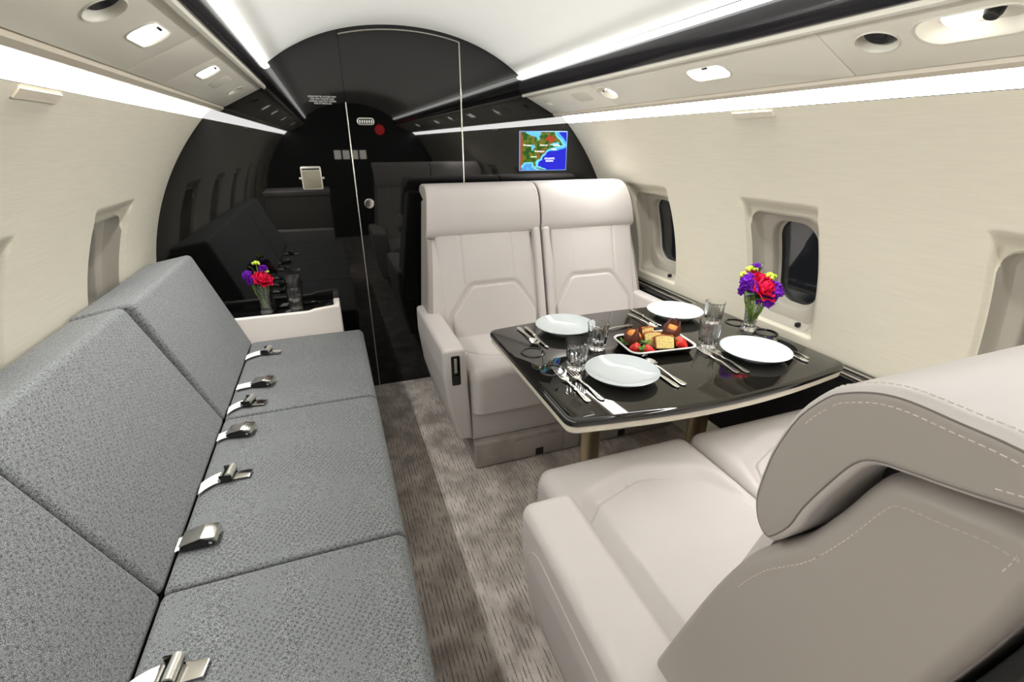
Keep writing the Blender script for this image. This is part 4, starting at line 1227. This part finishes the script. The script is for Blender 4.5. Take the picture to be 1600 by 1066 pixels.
def herb(x, y, rz, lab):
    e = MB()
    for i in range(14):
        a = i * 2.4; t = 0.3 + 0.5 * random.random()
        T = Matrix.Translation((0.008 * math.cos(a) * random.random(), 0.008 * math.sin(a), 0.006 + 0.010 * random.random())) @ Matrix.Rotation(a, 4, 'Z') @ Matrix.Rotation(-t, 4, 'Y')
        e.puff([(0, -0.002), (0.006, -0.006), (0.012, -0.003), (0.016, 0), (0.012, 0.003), (0.006, 0.006), (0, 0.002)], 0, 0.0008, 0.0, 'z', 1, T)
    o = e.build('herb_sprig', 'herb'); o.location = (x, y, FZ + 0.006); o.rotation_euler = (0, 0, rz)
    tag(o, lab, 'herb', 'green sprigs on the tray')
herb(0.500, 1.318, 0.2, 'curly green sprig below the first muffin')
herb(0.560, 1.285, 1.2, 'curly green sprig between strawberry and cake slices')
herb(0.520, 1.240, 2.0, 'curly green sprig at the front aisle corner of the tray')
herb(0.700, 1.288, 2.6, 'curly green sprig at the tumbler end of the tray')

# ------------------------------------------------------------------ vases and flowers
def dense(prof, step=0.0022):
    out = []
    for (a, b), (c, d) in zip(prof, prof[1:]):
        n = max(1, int(math.hypot(c - a, d - b) / step))
        out += [(a + (c - a) * i / n, b + (d - b) * i / n) for i in range(n)]
    return out + [prof[-1]]
def vase(x, y, z, k, lab):
    out = [(0, 0.0), (0.027, 0.0), (0.029, 0.004), (0.027, 0.010), (0.021, 0.016), (0.0215, 0.026), (0.023, 0.055), (0.026, 0.090), (0.031, 0.122), (0.034, 0.134)]
    inn = [(0.0305, 0.134), (0.0265, 0.120), (0.0215, 0.088), (0.0185, 0.055), (0.0165, 0.030), (0, 0.024)]
    mod = lambda r, zz, a: r * (1 + 0.10 * abs(math.sin(a * 5 + zz * 170) * math.sin(a * 5 - zz * 170)) - 0.03) if r > 0.0205 and 0.002 < zz < 0.126 and zz < 0.3 else r
    nout = set((round(r, 6), round(q, 6)) for r, q in dense(out))
    o = MB().lathe([(r * k, q * k) for r, q in dense(out) + inn], 100, mod=lambda r, zz, a: (mod(r / k, zz / k, a) if (round(r / k, 6), round(zz / k, 6)) in nout else r / k) * k).build('vase', 'cut_glass', angle=50)
    o.location = (x, y, z); tag(o, lab, 'vase'); return o
def petal(w, l, curl, cup):
    """a curved petal rooted at the origin, growing along +z and bending outward (+x)"""
    mb = MB()
    def fn(u, v):
        a = (u - 0.5) * 2
        ww = w * math.sin(PI * (0.12 + 0.80 * v)) * (1 - 0.1 * v)
        return (cup * a * a * -0.5 * w + curl * v * v * l, ww * a, l * v * (1 - 0.25 * abs(curl) * v) + 0.004 * math.sin(3 * a + 6 * v) * v)
    mb.grid(fn, 6, 6)
    return mb
def stem_to(parent, loc, base):
    """a stem from the bloom (parent origin at loc) down to base, in the parent's frame"""
    d = Vector(base) - Vector(loc)
    mid = Vector((d.x * 0.35, d.y * 0.35, d.z * 0.55))
    inv = parent.matrix_basis.to_3x3().inverted()
    MB().tube([tuple(inv @ Vector(q)) for q in ((0, 0, 0), mid, d)], 0.0026, 6).build('stem', 'stem', parent)
def rose(loc, base, tilt, rz, k, lab):
    e = empty('rose', loc); e.rotation_euler = (tilt[0], tilt[1], rz); tag(e, lab, 'rose')
    lay = [(4, 0.004, 0.018, 0.028, -0.05, 1.0), (5, 0.010, 0.021, 0.030, 0.12, 0.9), (6, 0.015, 0.024, 0.031, 0.30, 0.8), (7, 0.018, 0.026, 0.030, 0.55, 0.6)]
    for li, (n, r, w, l, curl, cup) in enumerate(lay):
        for i in range(n):
            a = 2 * PI * i / n + li * 0.6
            T = Matrix.Scale(k, 4) @ Matrix.Rotation(a, 4, 'Z') @ Matrix.Translation((r, 0, -0.004 * li)) @ Matrix.Rotation(0.15 * li, 4, 'Y')
            p = petal(w, l, curl, cup)
            m_ = MB(); m_.add(p.v, p.f, T)
            o = m_.build('petal', 'petal_red', e, closed=False, angle=80)
            md = o.modifiers.new('thick', 'SOLIDIFY'); md.thickness = 0.0008
    stem_to(e, loc, base); return e
def stock(loc, base, tilt, rz, k, lab, grp=None):
    e = empty('stock_flower', loc); e.rotation_euler = (tilt[0], tilt[1], rz); tag(e, lab, 'flower', grp)
    mb = MB()
    for q in range(10):
        c = Vector((random.uniform(-1, 1), random.uniform(-1, 1), random.uniform(-0.3, 1))).normalized() * 0.013 * k
        rot = c.to_track_quat('Z', 'Y').to_matrix().to_4x4()
        for i in range(6):
            p = petal(0.0085 * k, 0.014 * k, 0.75, 0.2)
            mb.add(p.v, p.f, Matrix.Translation(c * 0.8) @ rot @ Matrix.Rotation(i * PI / 3 + q, 4, 'Z') @ Matrix.Translation((0.001, 0, 0)) @ Matrix.Rotation(0.2 * (q % 3), 4, 'Y'))
    o = mb.build('petals', 'petal_purple', e, closed=False, angle=80)
    md = o.modifiers.new('thick', 'SOLIDIFY'); md.thickness = 0.0006
    stem_to(e, loc, base); return e
def berries(loc, base, n, k, lab):
    e = empty('berry_sprig', loc); tag(e, lab, 'berries')
    for i in range(n):
        a = i * 2.4; rr = 0.0105 * k * math.sqrt(i / max(1, n - 1)) * 1.3
        c = (rr * math.cos(a), rr * math.sin(a), 0.008 * k * (1 - (i / n)) + 0.004)
        MB().ball(c, 0.0052 * k, 10, 7, (1, 1, 1.15)).build('berry', 'berry', e)
    stem_to(e, loc, base)
def leaf(loc, base, direc, l, w, lab, m='leaf'):
    e = empty('leaf_stalk', loc); tag(e, lab, 'leaf')
    d = Vector(direc).normalized(); q = d.to_track_quat('Y', 'Z').to_matrix().to_4x4()
    mb = MB()
    mb.grid(lambda u, v: (w * (u - 0.5) * 2 * math.sin(PI * (0.03 + 0.95 * v)) * (1 - 0.25 * v), l * v, 0.15 * l * math.sin(PI * v) - 0.25 * abs(u - 0.5) * -w), 6, 10, q)
    o = mb.build('leaf', m, e, closed=False, angle=80)
    md = o.modifiers.new('thick', 'SOLIDIFY'); md.thickness = 0.0007
    stem_to(e, loc, base)

VX, VY = 1.062, 1.312
vase(VX, VY, TZ + 0.0003, 1.0, 'cut glass vase with the larger bouquet on the dining table')
def B(i): a = i * 1.3; return (VX + 0.009 * math.cos(a), VY + 0.009 * math.sin(a), TZ + 0.032)
rose((VX - 0.024, VY - 0.050, 0.846), B(0), (0.80, -0.30), 0.4, 1.35, 'large magenta red rose at the front of the table bouquet')
rose((VX + 0.022, VY + 0.005, 0.854), B(1), (0.25, 0.45), 1.1, 1.05, 'magenta red rose towards the window in the table bouquet')
rose((VX - 0.006, VY + 0.022, 0.872), B(2), (0.0, -0.1), 2.0, 0.95, 'magenta red rose at the top of the table bouquet')
ST = [((-0.058, -0.010, 0.864), 'violet flower highest on the aisle side of the table bouquet'), ((-0.062, -0.024, 0.838), 'violet flower at the middle of the aisle side of the table bouquet'),
      ((-0.040, -0.032, 0.832), 'violet flower tucked against the front rose of the table bouquet'), ((0.008, -0.058, 0.838), 'violet flower right of the front rose in the table bouquet'),
      ((0.028, -0.045, 0.827), 'violet flower furthest toward the camera on the window side'), ((0.000, -0.050, 0.808), 'violet flower lowest over the vase rim of the table bouquet'),
      ((0.010, -0.046, 0.812), 'violet flower just above the vase rim on the window side'), ((0.010, 0.030, 0.907), 'small violet floret at the very top of the table bouquet')]
for i, ((dx, dy, z), lab) in enumerate(ST): stock((VX + dx, VY + dy, z), B(i + 3), (-0.3 if dy < 0 else 0.2, 0.4 * (1 if dx > 0 else -1)), i * 0.9, 1.6 if i < 7 else 0.75, lab)
berries((VX + 0.050, VY - 0.004, 0.868), B(1), 8, 1.5, 'lime green berries on the window side of the table bouquet')
berries((VX - 0.022, VY + 0.020, 0.896), B(5), 7, 1.35, 'lime green berries on top of the table bouquet')
berries((VX - 0.060, VY + 0.015, 0.880), B(4), 5, 1.25, 'lime green berries on the aisle edge of the table bouquet')
leaf((VX - 0.010, VY + 0.010, 0.887), B(2), (-0.6, 0.0, 0.8), 0.050, 0.008, 'narrow leaf pointing up and to the aisle from the table bouquet')
leaf((VX + 0.008, VY + 0.014, 0.887), B(6), (0.5, 0.1, 0.9), 0.045, 0.008, 'narrow leaf pointing up toward the window from the table bouquet')
leaf((VX - 0.046, VY - 0.040, 0.822), B(7), (-0.9, -0.2, 0.12), 0.064, 0.026, 'broad dark leaf drooping on the aisle side of the table bouquet')
leaf((VX - 0.070, VY - 0.062, 0.812), B(4), (0.9, -0.15, 0.05), 0.056, 0.023, 'broad dark leaf lying across the rim of the table vase')
leaf((VX + 0.040, VY - 0.020, 0.827), B(0), (0.8, -0.2, 0.1), 0.040, 0.010, 'dark leaf poking out behind the violet flowers toward the window')

VX2, VY2, VZ2 = -0.790, 2.565, 0.5462
vase(VX2, VY2, VZ2, 1.0, 'small cut glass vase with the posy on the side cabinet')
bb = lambda i: (VX2 + 0.007 * math.cos(i * 1.7), VY2 + 0.007 * math.sin(i * 1.7), VZ2 + 0.030)
rose((VX2 + 0.012, VY2 - 0.022, 0.722), bb(0), (0.65, 0.15), 0.5, 1.25, 'single red rose in the posy on the side cabinet')
stock((VX2 - 0.048, VY2 - 0.006, 0.742), bb(1), (-0.2, -0.4), 0.4, 1.1, 'violet flower reaching out beside the rose of the cabinet posy')
stock((VX2 - 0.034, VY2 - 0.014, 0.722), bb(2), (-0.3, -0.4), 1.4, 1.0, 'violet flower low beside the rose of the cabinet posy')
stock((VX2 + 0.020, VY2 + 0.012, 0.765), bb(3), (0, 0.3), 2.2, 0.9, 'violet flower behind the rose of the cabinet posy')
berries((VX2 - 0.004, VY2 + 0.004, 0.792), bb(1), 7, 1.25, 'lime green berries above the rose of the cabinet posy')
berries((VX2 + 0.042, VY2 - 0.006, 0.745), bb(2), 2, 1.1, 'two lime green berries at the edge of the cabinet posy')
leaf((VX2 - 0.020, VY2, 0.760), bb(3), (-0.5, -0.2, 0.8), 0.034, 0.009, 'bright leaf beside the berries of the cabinet posy', 'stem')
leaf((VX2 - 0.010, VY2 - 0.010, 0.690), bb(0), (-0.4, -0.5, 0.3), 0.034, 0.010, 'pale leaf under the rose of the cabinet posy', 'stem')
# water glass on the cabinet
out = [(0, 0.0), (0.029, 0.0), (0.031, 0.004), (0.030, 0.030), (0.0285, 0.040), (0.034, 0.075), (0.035, 0.105), (0.030, 0.122), (0.031, 0.140), (0.038, 0.172), (0.0385, 0.174)]
inn = [(0.036, 0.174), (0.0285, 0.140), (0.028, 0.122), (0.032, 0.104), (0.031, 0.075), (0.024, 0.046), (0, 0.042)]
no = len(dense(out)); oset = set(dense(out))
o = MB().lathe(dense(out) + inn, 96, mod=lambda r, z, a: r * (1 + 0.085 * abs(math.sin(a * 6)) - 0.03) if 0.03 < z < 0.118 and (r, z) in oset else r).build('tall_glass', 'glass', angle=50)
o.location = (-0.652, 2.575, 0.5462); tag(o, 'tall waisted glass with flared rim on the side cabinet', 'glass')
